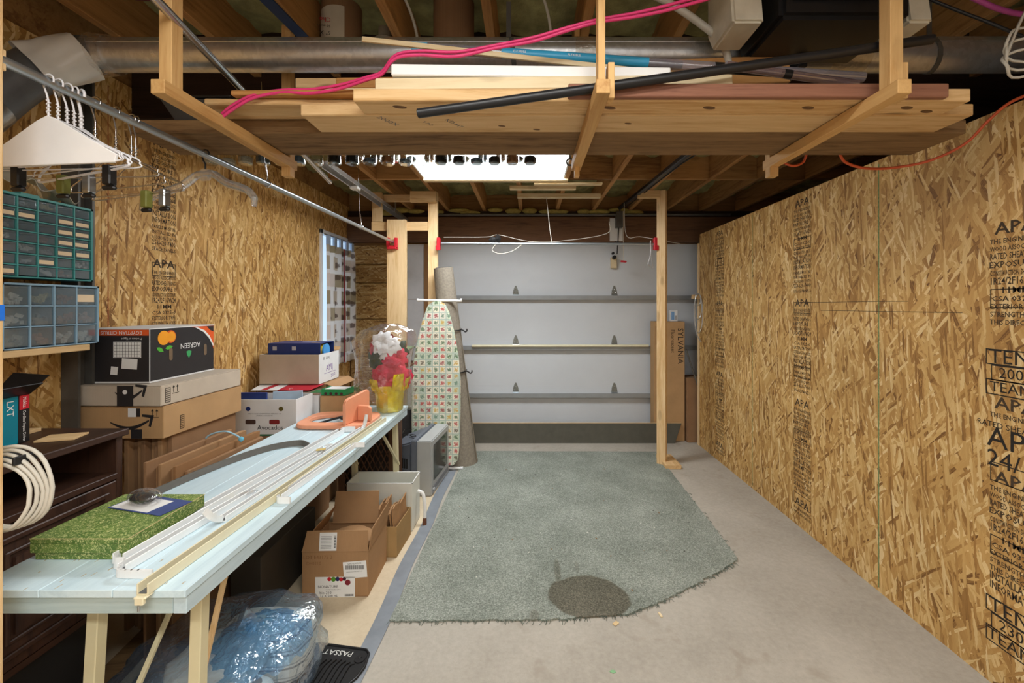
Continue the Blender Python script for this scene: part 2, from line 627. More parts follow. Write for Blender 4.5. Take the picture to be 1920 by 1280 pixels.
CARD = cardboard('kraft_cardboard', (168, 131, 94))
CARD_L = cardboard('light_cardboard', (186, 149, 106))
CARD_D = cardboard('brown_cardboard', (148, 113, 82), 1)
CARD_G = cardboard('golden_card', (172, 140, 94))
CARD_W = cardboard('pale_grey_card', (196, 182, 164))
CARD_WH = plain('white_card', (222, 222, 222), .7, var=.04)
EDGECARD = cardboard('cut_edge_card', (150, 110, 74), 2)
KRAFT = plain('kraft_paper_bag', (164, 124, 84), .8, var=.12, nscale=20, bump=.6, bscale=22)
# ================================================================ the setting
def S(name, mb, mat, parent=None, **kw):
    return O(name, mb, mat, parent, kind=None if parent else 'structure', **kw)


S('floor', MB().box(-2.2, 3.3, -1.7, 5.1, -.1, 0), FLOOR_M)
S('floor', MB().box(-2.0, -.68, -1.7, 4.6, 0.0002, .003), FLOOR2_M)

# left wall: strand-board sheets over a backing, with a window near the far corner
wl = S('wall_left', MB().box(-2.10, -2.013, -1.7, 4.12, 0, 2.85).box(-2.10, -2.013, 4.12, 4.8, 0, .86).box(-2.10, -2.013, 4.12, 4.8, 2.17, 2.85), BLOCKW)
for y0, y1, z0, z1 in ((-1.69, -.44, 0, 2.55), (-.44, .78, 0, 2.55), (.78, 2.0, 0, 2.55), (2.0, 3.22, 0, 2.55), (3.22, 4.1, 0, 2.55), (4.1, 4.79, 0, .86), (4.1, 4.79, 2.17, 2.55)):
    S('osb_sheet', MB().box(-2.012, -2.0, y0 + .0015, y1 - .0015, z0 + .001, z1 - .002), OSB_L, wl)
for k, y in enumerate((2.03,)):
    O('red_mark', MB().box(-2.0, -1.9996, y, y + .004, 1.2, 2.5), plain('red_chalk', (150, 62, 44), .9, var=.3, nscale=60), wl)
LST = ['APA', 'THE ENGINEERED', 'WOOD ASSOCIATION', 'RATED SHEATHING', 'EXPOSURE 1', 'CONSTRUCTION SHEATHING', '1R24/2F16/W24', '11MM', 'CSA 0325-0', 'EXTERIOR TYPE', 'STRENGTH AXIS', 'THIS DIRECTION', 'INSTALLATION', 'INFORMATION', 'PANELS MUST BE', 'INSTALLED IN', 'ACCORDANCE WITH', '253-620-7400', 'SPACE PANELS']
SZ = [.05, .02, .02, .026, .026, .022, .03, .026, .022, .022, .022, .022, .032, .032, .02, .02, .02, .03, .022]


def stamp(parent, x, yc, z_top, z_bot, right, reps, w=.15):
    """a printed grading column: lines of lettering down the board edge"""
    z = z_top
    vs = MB()
    mesh_parts = []
    i = 0
    while z > z_bot:
        s, sz = LST[i % len(LST)], SZ[i % len(LST)]
        mesh_parts.append((s, sz, z))
        z -= sz * .62 + .016
        i += 1
        if i % len(LST) == 0: z -= .05
    acc = MB()
    for s, sz, zz in mesh_parts:
        cu = bpy.data.curves.new('t', 'FONT'); cu.body = s; cu.size = sz * 1.1; cu.align_x = 'CENTER'; cu.align_y = 'CENTER'; cu.resolution_u = 1; cu.offset = sz * .018
        to = bpy.data.objects.new('t', cu); me = bpy.data.meshes.new_from_object(to)
        bpy.data.objects.remove(to); bpy.data.curves.remove(cu)
        xs = [v.co.x for v in me.vertices]
        k = min(1.35, w / max(.01, (max(xs) - min(xs))))
        Mf = frame((x, yc, zz), (0, right, 0), (0, 0, 1))
        acc.add([(v.co.x * k, v.co.y * 1.15, .0004) for v in me.vertices], [tuple(p.vertices) for p in me.polygons], 0, Mf)
        bpy.data.meshes.remove(me)
    for zz in [z_top - .3 - .42 * k for k in range(int((z_top - z_bot - .3) / .42) + 1)]:
        for a, b, c, d in ((-w / 2, w / 2, zz, zz + .004), (-w / 2, w / 2, zz + .07, zz + .074), (-w / 2, -w / 2 + .004, zz, zz + .07), (w / 2 - .004, w / 2, zz, zz + .07)):
            acc.box(x - .0004, x + .0004, yc + a, yc + b, c, d)
    o = O('grade_stamp', acc, INKSOFT, parent, recalc=False, kind='stuff')
    return o


stamp(wl, -2.0, 2.345, 2.33, 1.33, 1, 1, .15)

# far wall left of the door: dark strand-board courses, drywall return, jamb
wb = S('wall_back', MB().box(-2.1, -1.1, 4.83, 4.95, 0, 2.85).box(2.35, 3.3, 4.83, 4.95, 0, 2.85).box(-1.1, 2.35, 4.83, 4.95, 2.13, 2.85), BLOCKW)
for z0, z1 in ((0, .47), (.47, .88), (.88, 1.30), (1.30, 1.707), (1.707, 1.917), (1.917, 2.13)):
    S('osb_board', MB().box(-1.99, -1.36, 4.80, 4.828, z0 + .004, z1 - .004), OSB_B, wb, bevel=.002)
for z0, z1 in ((0, 1.52), (1.524, 2.14)):
    S('drywall_panel', MB().box(-1.355, -1.165, 4.79, 4.828, z0, z1), DRYWALL, wb)
S('jamb_board', MB().box(-1.163, -1.08, 4.77, 4.828, 0, 2.14), wood('jamb', (150, 112, 74), (116, 80, 50), 'Z'), wb)
S('trim_1', MB().box(-2.0, 2.6, 4.70, 4.825, 2.155, 2.43), HEADW, bevel=.004)
S('trim_2', MB().box(-2.0, 2.6, 4.74, 4.825, 2.432, 2.5), BEAMW)
S('wall_right_outer', MB().box(3.2, 3.3, -1.7, 5.0, 0, 2.85), OSB_B)
S('wall_front', MB().box(-2.1, 3.3, -1.8, -1.7, 0, 2.85), DRYWALL)

# right partition of strand-board sheets, open above
wr = S('wall_right', MB().box(1.795, 1.885, -1.69, 4.42, 0, 2.18), BLOCKW)
for y0, y1 in ((-1.69, -.94), (-.94, .26), (.26, 1.475), (1.475, 2.685), (2.685, 3.885), (3.885, 4.43)):
    S('osb_sheet', MB().box(1.782, 1.795, y0 + .0015, y1 - .0015, 0, 2.19), OSB_R, wr)
for y in (2.775, 3.97):
    stamp(wr, 1.782, y, 2.12, .06, -1, 1, .17)
for z1, z0 in ((1.74, 1.36), (1.08, 1.02), (.80, .36)):
    stamp(wr, 1.782, 1.56, z1, z0, -1, 1, .17)
GREENL = plain('green_guide_line', (118, 138, 92), .9, var=.35, nscale=90)
for y in (2.165, 3.385):
    O('guide_line', MB().box(1.7816, 1.782, y, y + .006, .02, 2.17), GREENL, wr)
for y0, y1, z in ((1.75, 2.6, 1.42), (2.0, 2.75, 1.47)):
    O('pencil_line', MB().box(1.7816, 1.782, y0, y1, z, z + .0025), INKSOFT, wr)
for s_, sz, y, z, bw in (('APA', .11, 1.555, .945, 0), ('24/16', .09, 1.555, .865, 0), ('TENE', .075, 1.56, .305, .2), ('2309', .055, 1.56, .245, .16), ('TEAM A', .06, 1.55, .19, .22), ('TENE', .075, 1.56, 1.255, .2), ('2009', .055, 1.56, 1.195, .16), ('TEAM A', .055, 1.55, 1.14, .22), ('RATED SHEATHING', .03, 1.56, .995, 0)):
    Ms = frame((1.7814, y, z), (0, -1, 0), (0, 0, 1))
    text(s_, sz, Ms, INK, wr)
    if bw:
        o_ = [(bw / 2, -.03), (bw / 2, .03), (-bw / 2, .03), (-bw / 2, -.03)]
        O('stamp_frame', MB().ring(o_, [(q * .97, r * .86) for q, r in o_], .0005, Ms), INK, wr)

# ceiling: deck, lumpy foam, joists
ce = S('ceiling', MB().box(-2.1, 3.3, -1.7, 4.95, 2.85, 2.93), BLOCKW)


def foam_sheet(x0, x1, y0, y1, z, amp, nx, ny):
    from mathutils import noise as mn
    def f(u, v):
        x, y = x0 + (x1 - x0) * u, y0 + (y1 - y0) * v
        h = mn.noise((x * 5, y * 5, 3)) * amp + mn.noise((x * 14, y * 14, 9)) * amp * .5
        return (x, y, z - max(-amp * .5, h))
    return MB().grid(f, nx, ny)


O('foam_insulation', foam_sheet(-2.0, 3.2, 2.28, 4.83, 2.70, .05, 150, 80), FOAM, ce, smooth=60, kind='stuff')
O('foam_insulation', foam_sheet(-2.0, 3.2, -1.7, 2.15, 2.815, .03, 110, 80), FOAM, ce, smooth=60, kind='stuff')
for k in range(-3, 7):           # far bay joists
    x = -.08 + .4 * k
    if k in (-1, 0): segs = ((3.58, 4.74), (2.28, 2.84))
    else: segs = ((2.28, 4.74),)
    for y0, y1 in segs:
        O('joist', MB().box(x - .019, x + .019, y0, y1, 2.5, 2.78), JOIST, ce, bevel=.002)
for k in range(-4, 8):
    a, b = -.08 + .4 * k + .02, -.08 + .4 * (k + 1) - .02
    if -2.0 < a and b < 3.2:
        O('blocking', MB().box(a, b, 3.54, 3.578, 2.502, 2.74), BLOCKW, ce, bevel=.002)
O('blocking', MB().box(-.86, .30, 2.845, 2.88, 2.502, 2.78), BLOCKW, ce, bevel=.002)
for k in range(-4, 9):           # near bay joists
    x = -.16 + .4 * k
    O('joist', MB().box(x - .019, x + .019, -1.69, 2.149, 2.6, 2.84), JOIST, ce, bevel=.002)
S('trim_3', MB().box(-2.0, 3.2, 2.15, 2.28, 2.39, 2.84), BEAMW, bevel=.004)
rnd = random.Random(5)
for k in range(16):              # foam beads squeezed out along the rim
    x = -1.8 + k * .2 + rnd.uniform(-.05, .05)
    a, b, c = rnd.uniform(.07, .14), .05, rnd.uniform(.022, .035)
    prof = [(math.sin(PI * t / 8) + .001, -math.cos(PI * t / 8)) for t in range(9)]
    O('foam_bead', MB().lathe([(r, z) for r, z in prof], 12, T(x, 4.70, 2.475 + rnd.uniform(0, .03)) @ Matrix.Diagonal((a, b, c, 1))), plain('foam_yellow%d' % k, (168, 152, 82), .8, var=.2, nscale=40, bump=.5), ce, smooth=60) if k else None

# light panel set between the joists
lp = thing('light_panel', 'bright white rectangular light panel set between the ceiling joists behind the jars', 'light', (-.28, 3.2, 2.5))
O('diffuser', MB().box(-.85, .29, 2.90, 3.52, 2.60, 2.61), emit('panel_glow', (.95, .98, 1.0), 6.0), lp)
for a, b, c, d, m in ((-.862, -.85, 2.88, 3.54, WHITE_BOARD), (.29, .302, 2.88, 3.54, WHITE_BOARD), (-.85, .29, 2.88, 2.90, WHITE_BOARD), (-.85, .29, 3.52, 3.54, WHITE_BOARD)):
    O('side_panel', MB().box(a, b, c, d, 2.5, 2.62), m, lp)
O('wood_lip', MB().box(-.86, .33, 3.50, 3.56, 2.478, 2.499), PINE_PALE, lp, bevel=.002)
O('cleat', MB().box(-.16, .42, 3.72, 3.78, 2.47, 2.499), PINE_PALE, ce, bevel=.002)
O('cleat', MB().box(-.10, .68, 3.98, 4.03, 2.46, 2.499), PINE_PALE, ce, bevel=.002)
O('cleat', MB().box(.05, .62, 3.55, 3.60, 2.462, 2.477), PINE_PALE, lp)

# shop lights behind and above the camera (they light the room)
for nm, x0, x1, y, z, lab in (('shop_light', -.65, 1.35, -.75, 2.42, 'long white fluorescent shop light farthest behind the viewer'), ('shop_light', -.75, .45, .42, 2.5, 'shorter white fluorescent shop light above the near end of the table')):
    t = thing(nm, lab, 'light', (0, y, z))
    O('housing', MB().box(x0, x1, y - .13, y + .13, z, z + .08), WHITE, t, bevel=.01)
    for dy in (-.06, .06):
        O('lamp_tube', MB().tube([(x0 + .03, y + dy, z - .002), (x1 - .03, y + dy, z - .002)], .013, 10), emit('tube_glow', (1, .98, .94), 13), t, smooth=40)

# garage door
dr = thing('door_1', 'white sectional garage door with grey struts and hinges', 'garage door', (.6, 4.8, 0), kind='structure')
zs = [.012, .45, .983, 1.54, 2.15]
for i in range(4):
    mb = MB().box(-1.08, 2.33, 4.80, 4.84, zs[i] + .003, zs[i + 1] - .003)
    p = O('door_section', mb, DOORW, dr, bevel=.003)
    for dz in (.06, .10):
        O('pressed_rib', MB().box(-1.078, 2.328, 4.7985, 4.801, zs[i] + dz, zs[i] + dz + .004), DOORW, p)
for i, z in enumerate((.45, .983, 1.54)):
    O('strut', MB().box(-1.06, 2.3, 4.75, 4.80, z - .014, z - .011).box(-1.06, 2.3, 4.75, 4.80, z + .013, z + .016).box(-1.06, 2.3, 4.746, 4.75, z - .024, z + .024), STRUTM, dr, bevel=.001)
    for x in (-.138, .97, 2.1):
        h = O('hinge', MB().prism([(-.034, 0), (.034, 0), (.028, .05), (.008, .105), (-.008, .105), (-.028, .05)], .006, frame((x, 4.799, z + .03), (1, 0, 0), (0, 0, 1))), HINGEM, dr, bevel=.0015)
        O('hinge_knuckle', MB().tube([(x - .034, 4.79, z + .028), (x + .034, 4.79, z + .028)], .009, 8).box(x - .03, x + .03, 4.772, 4.80, z + .0, z + .024), STEEL, h, smooth=40)
        for dx, dz in ((-.016, .055), (.016, .055), (0, .09)):
            O('bolt', MB().lathe([(.006, 0), (.006, .004), (.002, .006)], 8, frame((x + dx, 4.793, z + dz), (1, 0, 0), (0, 0, 1))), ALU, h)
O('bottom_seal', MB().box(-1.08, 2.33, 4.795, 4.845, 0.001, .011), BLACKM, dr)

# window and curtain on the left wall
w1 = thing('window_1', 'narrow daylit window behind the printed curtain', 'window', (-2.0, 4.45, .86), kind='structure')
O('pane', MB().box(-2.06, -2.05, 4.14, 4.78, .88, 2.15), emit('daylight_pane', (.62, .80, 1.0), .75), w1)
for a, b, c, d in ((4.09, 4.13, .84, 2.19), (4.77, 4.79, .84, 2.19), (4.09, 4.79, 2.15, 2.19), (4.09, 4.79, .84, .88)):
    O('window_frame', MB().box(-2.06, -1.985, a, b, c, d), WHITE, w1, bevel=.002)


def curtain_mat():
    n = NT('printed_curtain')
    v = n.coord(rnd=False)
    sp = n.new('ShaderNodeSeparateXYZ'); n.link(v, sp.inputs[0])
    cb = n.new('ShaderNodeCombineXYZ'); n.link(sp.outputs[1], cb.inputs[0]); n.link(sp.outputs[2], cb.inputs[1])
    br = n.new('ShaderNodeTexBrick', i_Scale=1.0)
    br.offset = .5; br.inputs['Brick Width'].default_value = .14; br.inputs['Row Height'].default_value = .17
    br.inputs['Mortar Size'].default_value = .02
    br.inputs['Color1'].default_value = srgb(186, 172, 142); br.inputs['Color2'].default_value = srgb(240, 228, 220); br.inputs['Mortar'].default_value = srgb(244, 240, 236)
    n.link(cb.outputs[0], br.inputs['Vector'])
    vo = n.new('ShaderNodeTexVoronoi', voronoi_dimensions='2D', i_Scale=7.5, i_Randomness=.35); n.link(cb.outputs[0], vo.inputs['Vector'])
    nz = n.noise(cb.outputs[0], 90, 3)
    fl = n.ramp(n.math('ADD', vo.outputs['Distance'], n.math('MULTIPLY', nz, .25)), [(.30, (1, 1, 1)), (.36, (0, 0, 0))])
    col = n.mix(n.math('MULTIPLY', fl, .7), br.outputs['Color'], srgb(92, 66, 62))
    n.fin(col, .9)
    tl = n.new('ShaderNodeBsdfTranslucent'); n.link(col, tl.inputs[0])
    mx = n.new('ShaderNodeMixShader'); mx.inputs[0].default_value = .45
    n.link(n.b.outputs[0], mx.inputs[1]); n.link(tl.outputs[0], mx.inputs[2]); n.link(mx.outputs[0], n.out.inputs['Surface'])
    return n.m


CURT = curtain_mat()
cu_ = thing('curtain', 'tab-top curtain printed with flowers and tan squares at the far corner window', 'curtain', (-1.95, 4.45, .86))


def cf(u, v):
    y = 4.13 + .66 * u
    return (-1.955 + .022 * math.sin(u * 34) + .008 * math.sin(u * 13 + v * 3), y, .85 + 1.2 * v)


O('drape', solidify(MB().grid(cf, 70, 14), .002), CURT, cu_, smooth=60)
O('red_stripe', MB().grid(lambda u, v: (-1.924 + .004 * u, 4.46 + .02 * u + .01 * math.sin(v * 5), .86 + 1.18 * v), 1, 12), plain('crimson_stripe', (150, 34, 50), .85), cu_)
for k in range(5):
    O('tab', MB().box(-1.965, -1.945, 4.15 + k * .14, 4.21 + k * .14, 2.045, 2.14), plain('daylit_blue_tab%d' % k, (176, 196, 222), .8), cu_)  # daylight showing through the tabs is put into their pale blue colour
O('curtain_rod', MB().tube([(-1.955, 4.10, 2.14), (-1.955, 4.79, 2.14)], .007, 8), STEEL, cu_, smooth=40)

# tape strip, rug
tp = MB().grid(lambda u, v: (-.712 + .075 * u + .006 * math.sin(v * 23), .9 + 3.1 * v, .0045 + .0025 * abs(math.sin(v * 40 + u * 3)) * (u * (1 - u) * 4)), 4, 90)
O('floor_tape', solidify(tp, .001), plain('blue_grey_tape', (130, 136, 143), .5, var=.1, bump=.2, bscale=18), smooth=50, label='long blue-grey tape strip along the left edge of the green rug', cat='tape')


def rug_mat():
    n = NT('green_grey_carpet')
    v = n.coord(rnd=False)
    f = n.noise(v, 150, 4, .8)
    g = n.noise(v, 3, 3)
    col = n.ramp(n.math('ADD', n.math('MULTIPLY', f, .8), n.math('MULTIPLY', g, .2)), [(.36, srgb(96, 102, 93)), (.5, srgb(141, 147, 137)), (.64, srgb(190, 193, 183))])
    sp = n.new('ShaderNodeSeparateXYZ'); n.link(v, sp.inputs[0])

    def blob(cx, cy, rx, ry, edge):
        dx = n.math('DIVIDE', n.math('SUBTRACT', sp.outputs[0], cx), rx)
        dy = n.math('DIVIDE', n.math('SUBTRACT', sp.outputs[1], cy), ry)
        d = n.math('ADD', n.math('MULTIPLY', dx, dx), n.math('MULTIPLY', dy, dy))
        d = n.math('ADD', d, n.math('MULTIPLY', n.math('SUBTRACT', n.noise(v, 5, 5), .5), 1.1))
        return n.ramp(d, [(1 - edge, (1, 1, 1)), (1 + edge, (0, 0, 0))])
    s = n.mix(1, blob(.30 - RUGO[0], 2.12 - RUGO[1], .205, .17, .13), n.math('MULTIPLY', blob(.16 - RUGO[0], 2.32 - RUGO[1], .020, .13, .5), .6), 'LIGHTEN')
    s = n.mix(1, s, n.math('MULTIPLY', blob(.27 - RUGO[0], 2.36 - RUGO[1], .014, .06, .6), .35), 'LIGHTEN')
    s = n.mix(1, s, n.math('MULTIPLY', blob(.03 - RUGO[0], 1.99 - RUGO[1], .026, .045, .6), .5), 'LIGHTEN')
    col = n.mix(1, col, n.mix(s, (1, 1, 1, 1), (.52, .455, .40, 1)), 'MULTIPLY')
    n.bump(n.noise(v, 300, 2), .7, .006)
    return n.fin(col, .95, spec=.1)


rr = random.Random(3)
edge = []
def eline(a, b, n, amp):
    for i in range(n):
        t = i / n
        edge.append((a[0] + (b[0] - a[0]) * t + rr.uniform(-amp, amp), a[1] + (b[1] - a[1]) * t + rr.uniform(-amp, amp)))
eline((-.635, 1.955), (.12, 1.965), 40, .004)
eline((.12, 1.965), (.47, 2.0), 20, .005)
eline((.47, 2.0), (.62, 2.07), 10, .006)
eline((.62, 2.07), (.93, 2.25), 22, .008)
eline((.93, 2.25), (1.2, 2.43), 18, .007)
eline((1.2, 2.45), (1.265, 4.22), 30, .003)
eline((1.265, 4.22), (-.60, 4.24), 20, .003)
eline((-.60, 4.24), (-.635, 1.955), 20, .001)
RUGO = ((min(p[0] for p in edge) + max(p[0] for p in edge)) / 2, (min(p[1] for p in edge) + max(p[1] for p in edge)) / 2)
rug = thing('carpet_remnant', 'grey-green carpet remnant with a dark stain and one cut-off corner', 'rug', (RUGO[0], RUGO[1], 0))
pm = MB().prism(edge, .008, T(0, 0, .0005))
O('pile', pm, rug_mat(), rug)
fr = MB()
for k in range(240):
    i = rr.randrange(0, 128)
    p = edge[i]
    a = rr.uniform(-2.2, .1)
    L = rr.uniform(.008, .03)
    q = (p[0] + L * math.cos(a), p[1] + L * math.sin(a))
    m_ = ((p[0] + q[0]) / 2 + .004, (p[1] + q[1]) / 2, )
    fr.tube([(p[0], p[1], .005), (m_[0], m_[1], .007), (q[0], q[1], .0025)], .0011, 4)
O('frayed_fringe', fr, plain('frayed_yarn', (92, 104, 94), .9, var=.2), rug, kind='stuff')
db = MB()
for k in range(46):
    x, y = rr.uniform(-.5, 1.1), rr.uniform(2.1, 4.1)
    if x > .6 and y < 2.5: y += .6
    s_ = rr.uniform(.002, .0055); a = rr.uniform(0, 3)
    db.beam((x, y, .011), (x + s_ * 2.5 * math.cos(a), y + s_ * 2.5 * math.sin(a), .011), s_, .002, mi=k % 3)
O('lint_scraps', db, [plain('pale_lint', (222, 220, 210), .9), plain('dark_lint', (52, 46, 40), .9), plain('brown_lint', (140, 104, 66), .9)], label='tiny lint and wood crumbs scattered over the rug', cat='debris', kind='stuff')
for i, (x, y, a, L, lab) in enumerate(((.40, 1.945, 40, .028, 'small tan wood chip on the concrete near the rug stain'), (.62, 2.0, 100, .03, 'thin pale wood chip beside the frayed rug corner'))):
    O('wood_chip', MB().box(-L / 2, L / 2, -.009 + .003 * i, .009 - .003 * i, 0.0005, .005), PINE_PALE, M=T(x, y, 0) @ R(a), label=lab, cat='wood chip', bevel=.001)
O('leaf_scrap', MB().prism([(-.012, 0), (-.004, .009), (.01, .007), (.013, -.002), (.002, -.008)], .0015, T(.335, 1.69, .0005)), plain('pale_green_scrap', (130, 176, 130), .7), label='tiny pale green scrap on the bare concrete nearest the viewer', cat='scrap')
# ================================================================ overhead: duct, opener, lumber rack
# --- round duct along the beam
du = thing('duct_pipe', 'long galvanised round duct running across under the ceiling joists', 'duct', (.6, 1.67, 2.3675))
O('pipe', MB().tube([(-1.72, 1.67, 2.43), (.9, 1.67, 2.43)], .0615, 28), GALV, du, smooth=40)
O('pipe', MB().tube([(.86, 1.67, 2.43), (3.1, 1.67, 2.43)], .0635, 28), GALV, du, smooth=40)
O('seam', MB().tube([(-1.7, 1.612, 2.449), (.86, 1.612, 2.449)], .0022, 6), GALV, du)
O('seam', MB().tube([(.88, 1.61, 2.45), (3.05, 1.61, 2.45)], .0022, 6), GALV, du)
O('tape_band', MB().tube([(1.17, 1.67, 2.43), (1.31, 1.67, 2.43)], .0645, 24), TAPE, du, smooth=40)
O('tape_band', MB().tube([(.18, 1.67, 2.43), (.29, 1.67, 2.43)], .0628, 24), TAPE, du, smooth=40)
for x, sk in ((1.52, .06), (-.07, .02), (.86 + .06, .02)):
    pts = [(x + sk * (a - 90) / 180, 1.67 + .066 * math.cos(math.radians(a)), 2.43 + .066 * math.sin(math.radians(a))) for a in range(150, 391, 20)]
    mb = MB()
    for i in range(len(pts) - 1):
        mb.beam(pts[i], pts[i + 1], .018, .0015, up=(0, pts[i][1] - 1.67, pts[i][2] - 2.43))
    st = O('hanger_strap', mb, DARKSTEEL, du)
    O('strap_tail', MB().box(x - .012, x + .006, 1.612, 1.615, 2.465, 2.599), DARKSTEEL, du)
el = thing('flexible_duct', 'grey taped duct elbow dropping to the left from the round duct', 'duct', (-1.86, 1.5, 2.05))
cp = bez([(-1.69, 1.67, 2.43), (-1.78, 1.63, 2.39), (-1.83, 1.54, 2.27), (-1.865, 1.45, 2.12)], 6)
O('sleeve', MB().tube(cp, [.067, .07, .071, .072, .073, .074, .074, .075, .075, .076, .076, .077, .077, .077, .077, .077, .077, .077, .077], 20), plain('dull_duct_grey', (104, 106, 108), .45, .5, .15), el, smooth=50)
O('foil_end', MB().tube([(-1.86, 1.465, 2.145), (-1.885, 1.40, 2.04)], [.079, .081], 20), plain('foil', (170, 172, 172), .28, .9, .2, 30, .8, 30), el, smooth=50)
rw = random.Random(11)


def wrapf(u, v):
    a = 2 * PI * u
    t = v * 9
    p = Vector(cp[2]).lerp(Vector(cp[10]), v)
    ax = (Vector(cp[10]) - Vector(cp[2])).normalized()
    s_ = ax.cross(Vector((0, 0, 1))).normalized(); w_ = s_.cross(ax)
    r = .082 + .004 * math.sin(a * 3 + v * 3) + .0022 * math.sin(a * 8 - v * 4) + .035 * max(0, v - .7) * (1 + .5 * math.sin(a * 4))
    return p + (s_ * math.cos(a) + w_ * math.sin(a)) * r


wp = thing('plastic_wrap', 'crumpled white plastic taped round the duct elbow', 'plastic wrap', (-1.78, 1.6, 2.3))
O('white_sheet', MB().grid(wrapf, 48, 12), plain('white_bag_plastic', (214, 212, 206), .32, var=.05, bump=.15, bscale=9), wp, smooth=70)
O('clear_collar', MB().tube([(-1.68, 1.67, 2.43), (-1.62, 1.67, 2.43)], [.078, .070], 20), FILM, wp, smooth=50)

# --- form tubes tucked up between the joists
ft = thing('form_tube', 'brown cardboard form tube with an upside-down printed white label', 'tube', (-.80, 1.90, 2.57))
O('tube_wall', MB().lathe([(.082, 0), (.086, 0), (.086, .25), (.082, .25)], 32, T(-.85, 1.95, 2.56), cap0=False, cap1=False), CARD_D, ft, smooth=40)
lab = MB().grid(lambda u, v: (-.85 + .0868 * math.cos(math.radians(200 + 100 * u)), 1.95 + .0868 * math.sin(math.radians(200 + 100 * u)), 2.575 + .19 * v), 16, 1)
O('paper_label', lab, plain('aged_label', (206, 196, 176), .8, var=.05), ft, smooth=60)
RT = frame((-.822, 1.95 - .0895, 2.66), (-1, 0, 0), (0, 0, -1))
for s_, z, sz, m in (('Cho', 2.70, .028, RED), ('(150 mm x', 2.672, .016, INK), ('6" X', 2.642, .026, INK), ('OMN', 2.605, .028, RED)):
    text(s_, sz, frame((-.885, 1.95 - .0885, z), (-1, -.15, 0), (0, 0, -1)), m, ft)
ft2 = thing('form_tube', 'plain brown cardboard form tube open at the bottom between joists', 'tube', (-.34, 1.90, 2.57))
O('tube_wall', MB().lathe([(.086, 0), (.091, 0), (.091, .25), (.086, .25)], 32, T(-.335, 1.93, 2.565), cap0=False, cap1=False), CARD_D, ft2, smooth=40)
sp_ = thing('spindle_part', 'small pale turned plastic fitting beside the labelled form tube', 'fitting', (-.62, 1.93, 2.56))
O('turned_body', MB().lathe([(.03, 0), (.045, .01), (.045, .022), (.02, .03), (.02, .06), (.045, .07), (.05, .085), (.03, .1), (.03, .14)], 20, T(-.645, 1.93, 2.56)), plain('grey_fitting', (150, 140, 122), .5), sp_, smooth=40)

# --- garage door opener with rail
op = thing('garage_door_opener', 'black garage door opener with white light lens and long black rail', 'door opener', (.96, 1.45, 2.35))
O('housing', MB().box(.79, 1.20, 1.33, 1.60, 2.35, 2.58), BLACK, op, bevel=.015)
O('front_panel', MB().box(.82, 1.16, 1.318, 1.33, 2.40, 2.56), BLACKM, op, bevel=.004)
lens = MB().prism([(0, .0), (.16, .0), (.20, .07), (.20, .22), (.03, .22)], .10, frame((.775, 1.36, 2.355), (0, 1, 0), (0, 0, 1)) @ T(0, 0, -.12))
O('light_lens', lens, plain('milk_lens', (214, 208, 190), .3), op, bevel=.008)
lens2 = MB().prism([(0, .0), (.16, .0), (.20, .07), (.20, .22), (.03, .22)], .08, frame((1.215, 1.36, 2.355), (0, 1, 0), (0, 0, 1)))
O('light_lens', lens2, plain('milk_lens_b', (214, 208, 190), .3), op, bevel=.008)
O('rail', MB().beam((1.0, 1.55, 2.335), (1.0, 4.66, 2.515), .034, .03), BLACK, op, bevel=.003)
O('rail_cable', MB().tube([(1.12, 1.6, 2.43), (1.10, 2.14, 2.37), (1.08, 3.0, 2.45), (1.03, 4.55, 2.49)], .006, 6), BLACK, op)
O('rail_bracket', MB().box(.955, 1.03, 4.60, 4.70, 2.30, 2.47), DARKSTEEL, op, bevel=.003)
O('header_plate', MB().box(.90, 1.04, 4.685, 4.699, 2.16, 2.41), WHITE, op)
O('pull_arm', MB().beam((.995, 4.62, 2.50), (.985, 4.72, 2.02), .016, .01, up=(1, 0, 0)).beam((.93, 4.70, 2.17), (1.0, 4.68, 2.145), .014, .006), BLACK, op)
O('arm_pivot', MB().tube([(.955, 4.70, 1.985), (.955, 4.76, 1.985)], .022, 10).tube([(.94, 4.70, 2.03), (.94, 4.74, 2.03)], .014, 10), BLACK, op, smooth=40)
O('door_block', MB().box(.925, .99, 4.755, 4.797, 1.87, 1.99), PINE_PALE, op, bevel=.002)
cdp = O('release_cord', MB().tube([(1.015, 4.55, 2.46), (1.018, 4.55, 1.93)], .003, 6), STRING, op)
O('release_handle', MB().beam((.985, 4.55, 1.925), (1.052, 4.55, 1.918), .022, .02), RED, op, bevel=.006)

# --- horizontal door track on the left
tk = thing('door_track', 'galvanised channel track of the garage door below the joists at left', 'track', (-1.34, 3.6, 2.36))
O('channel', MB().box(-1.365, -1.315, 2.82, 4.68, 2.405, 2.409).box(-1.365, -1.361, 2.82, 4.68, 2.36, 2.405).box(-1.319, -1.315, 2.82, 4.68, 2.375, 2.405), GALV, tk, bevel=.001)
O('hanger_angle', MB().box(-1.312, -1.309, 2.86, 2.90, 2.37, 2.50).box(-1.312, -1.309, 4.2, 4.24, 2.37, 2.50), GALV, tk)
O('splice_clip', MB().box(-1.372, -1.31, 3.28, 3.34, 2.35, 2.372), WHITE, tk, bevel=.002)

# --- torsion rod near the header
O('torsion_rod', MB().tube([(-1.0, 4.64, 2.44), (2.2, 4.64, 2.44)], .013, 10), DARKSTEEL, smooth=40, label='dark steel torsion rod above the garage door header', cat='rod')

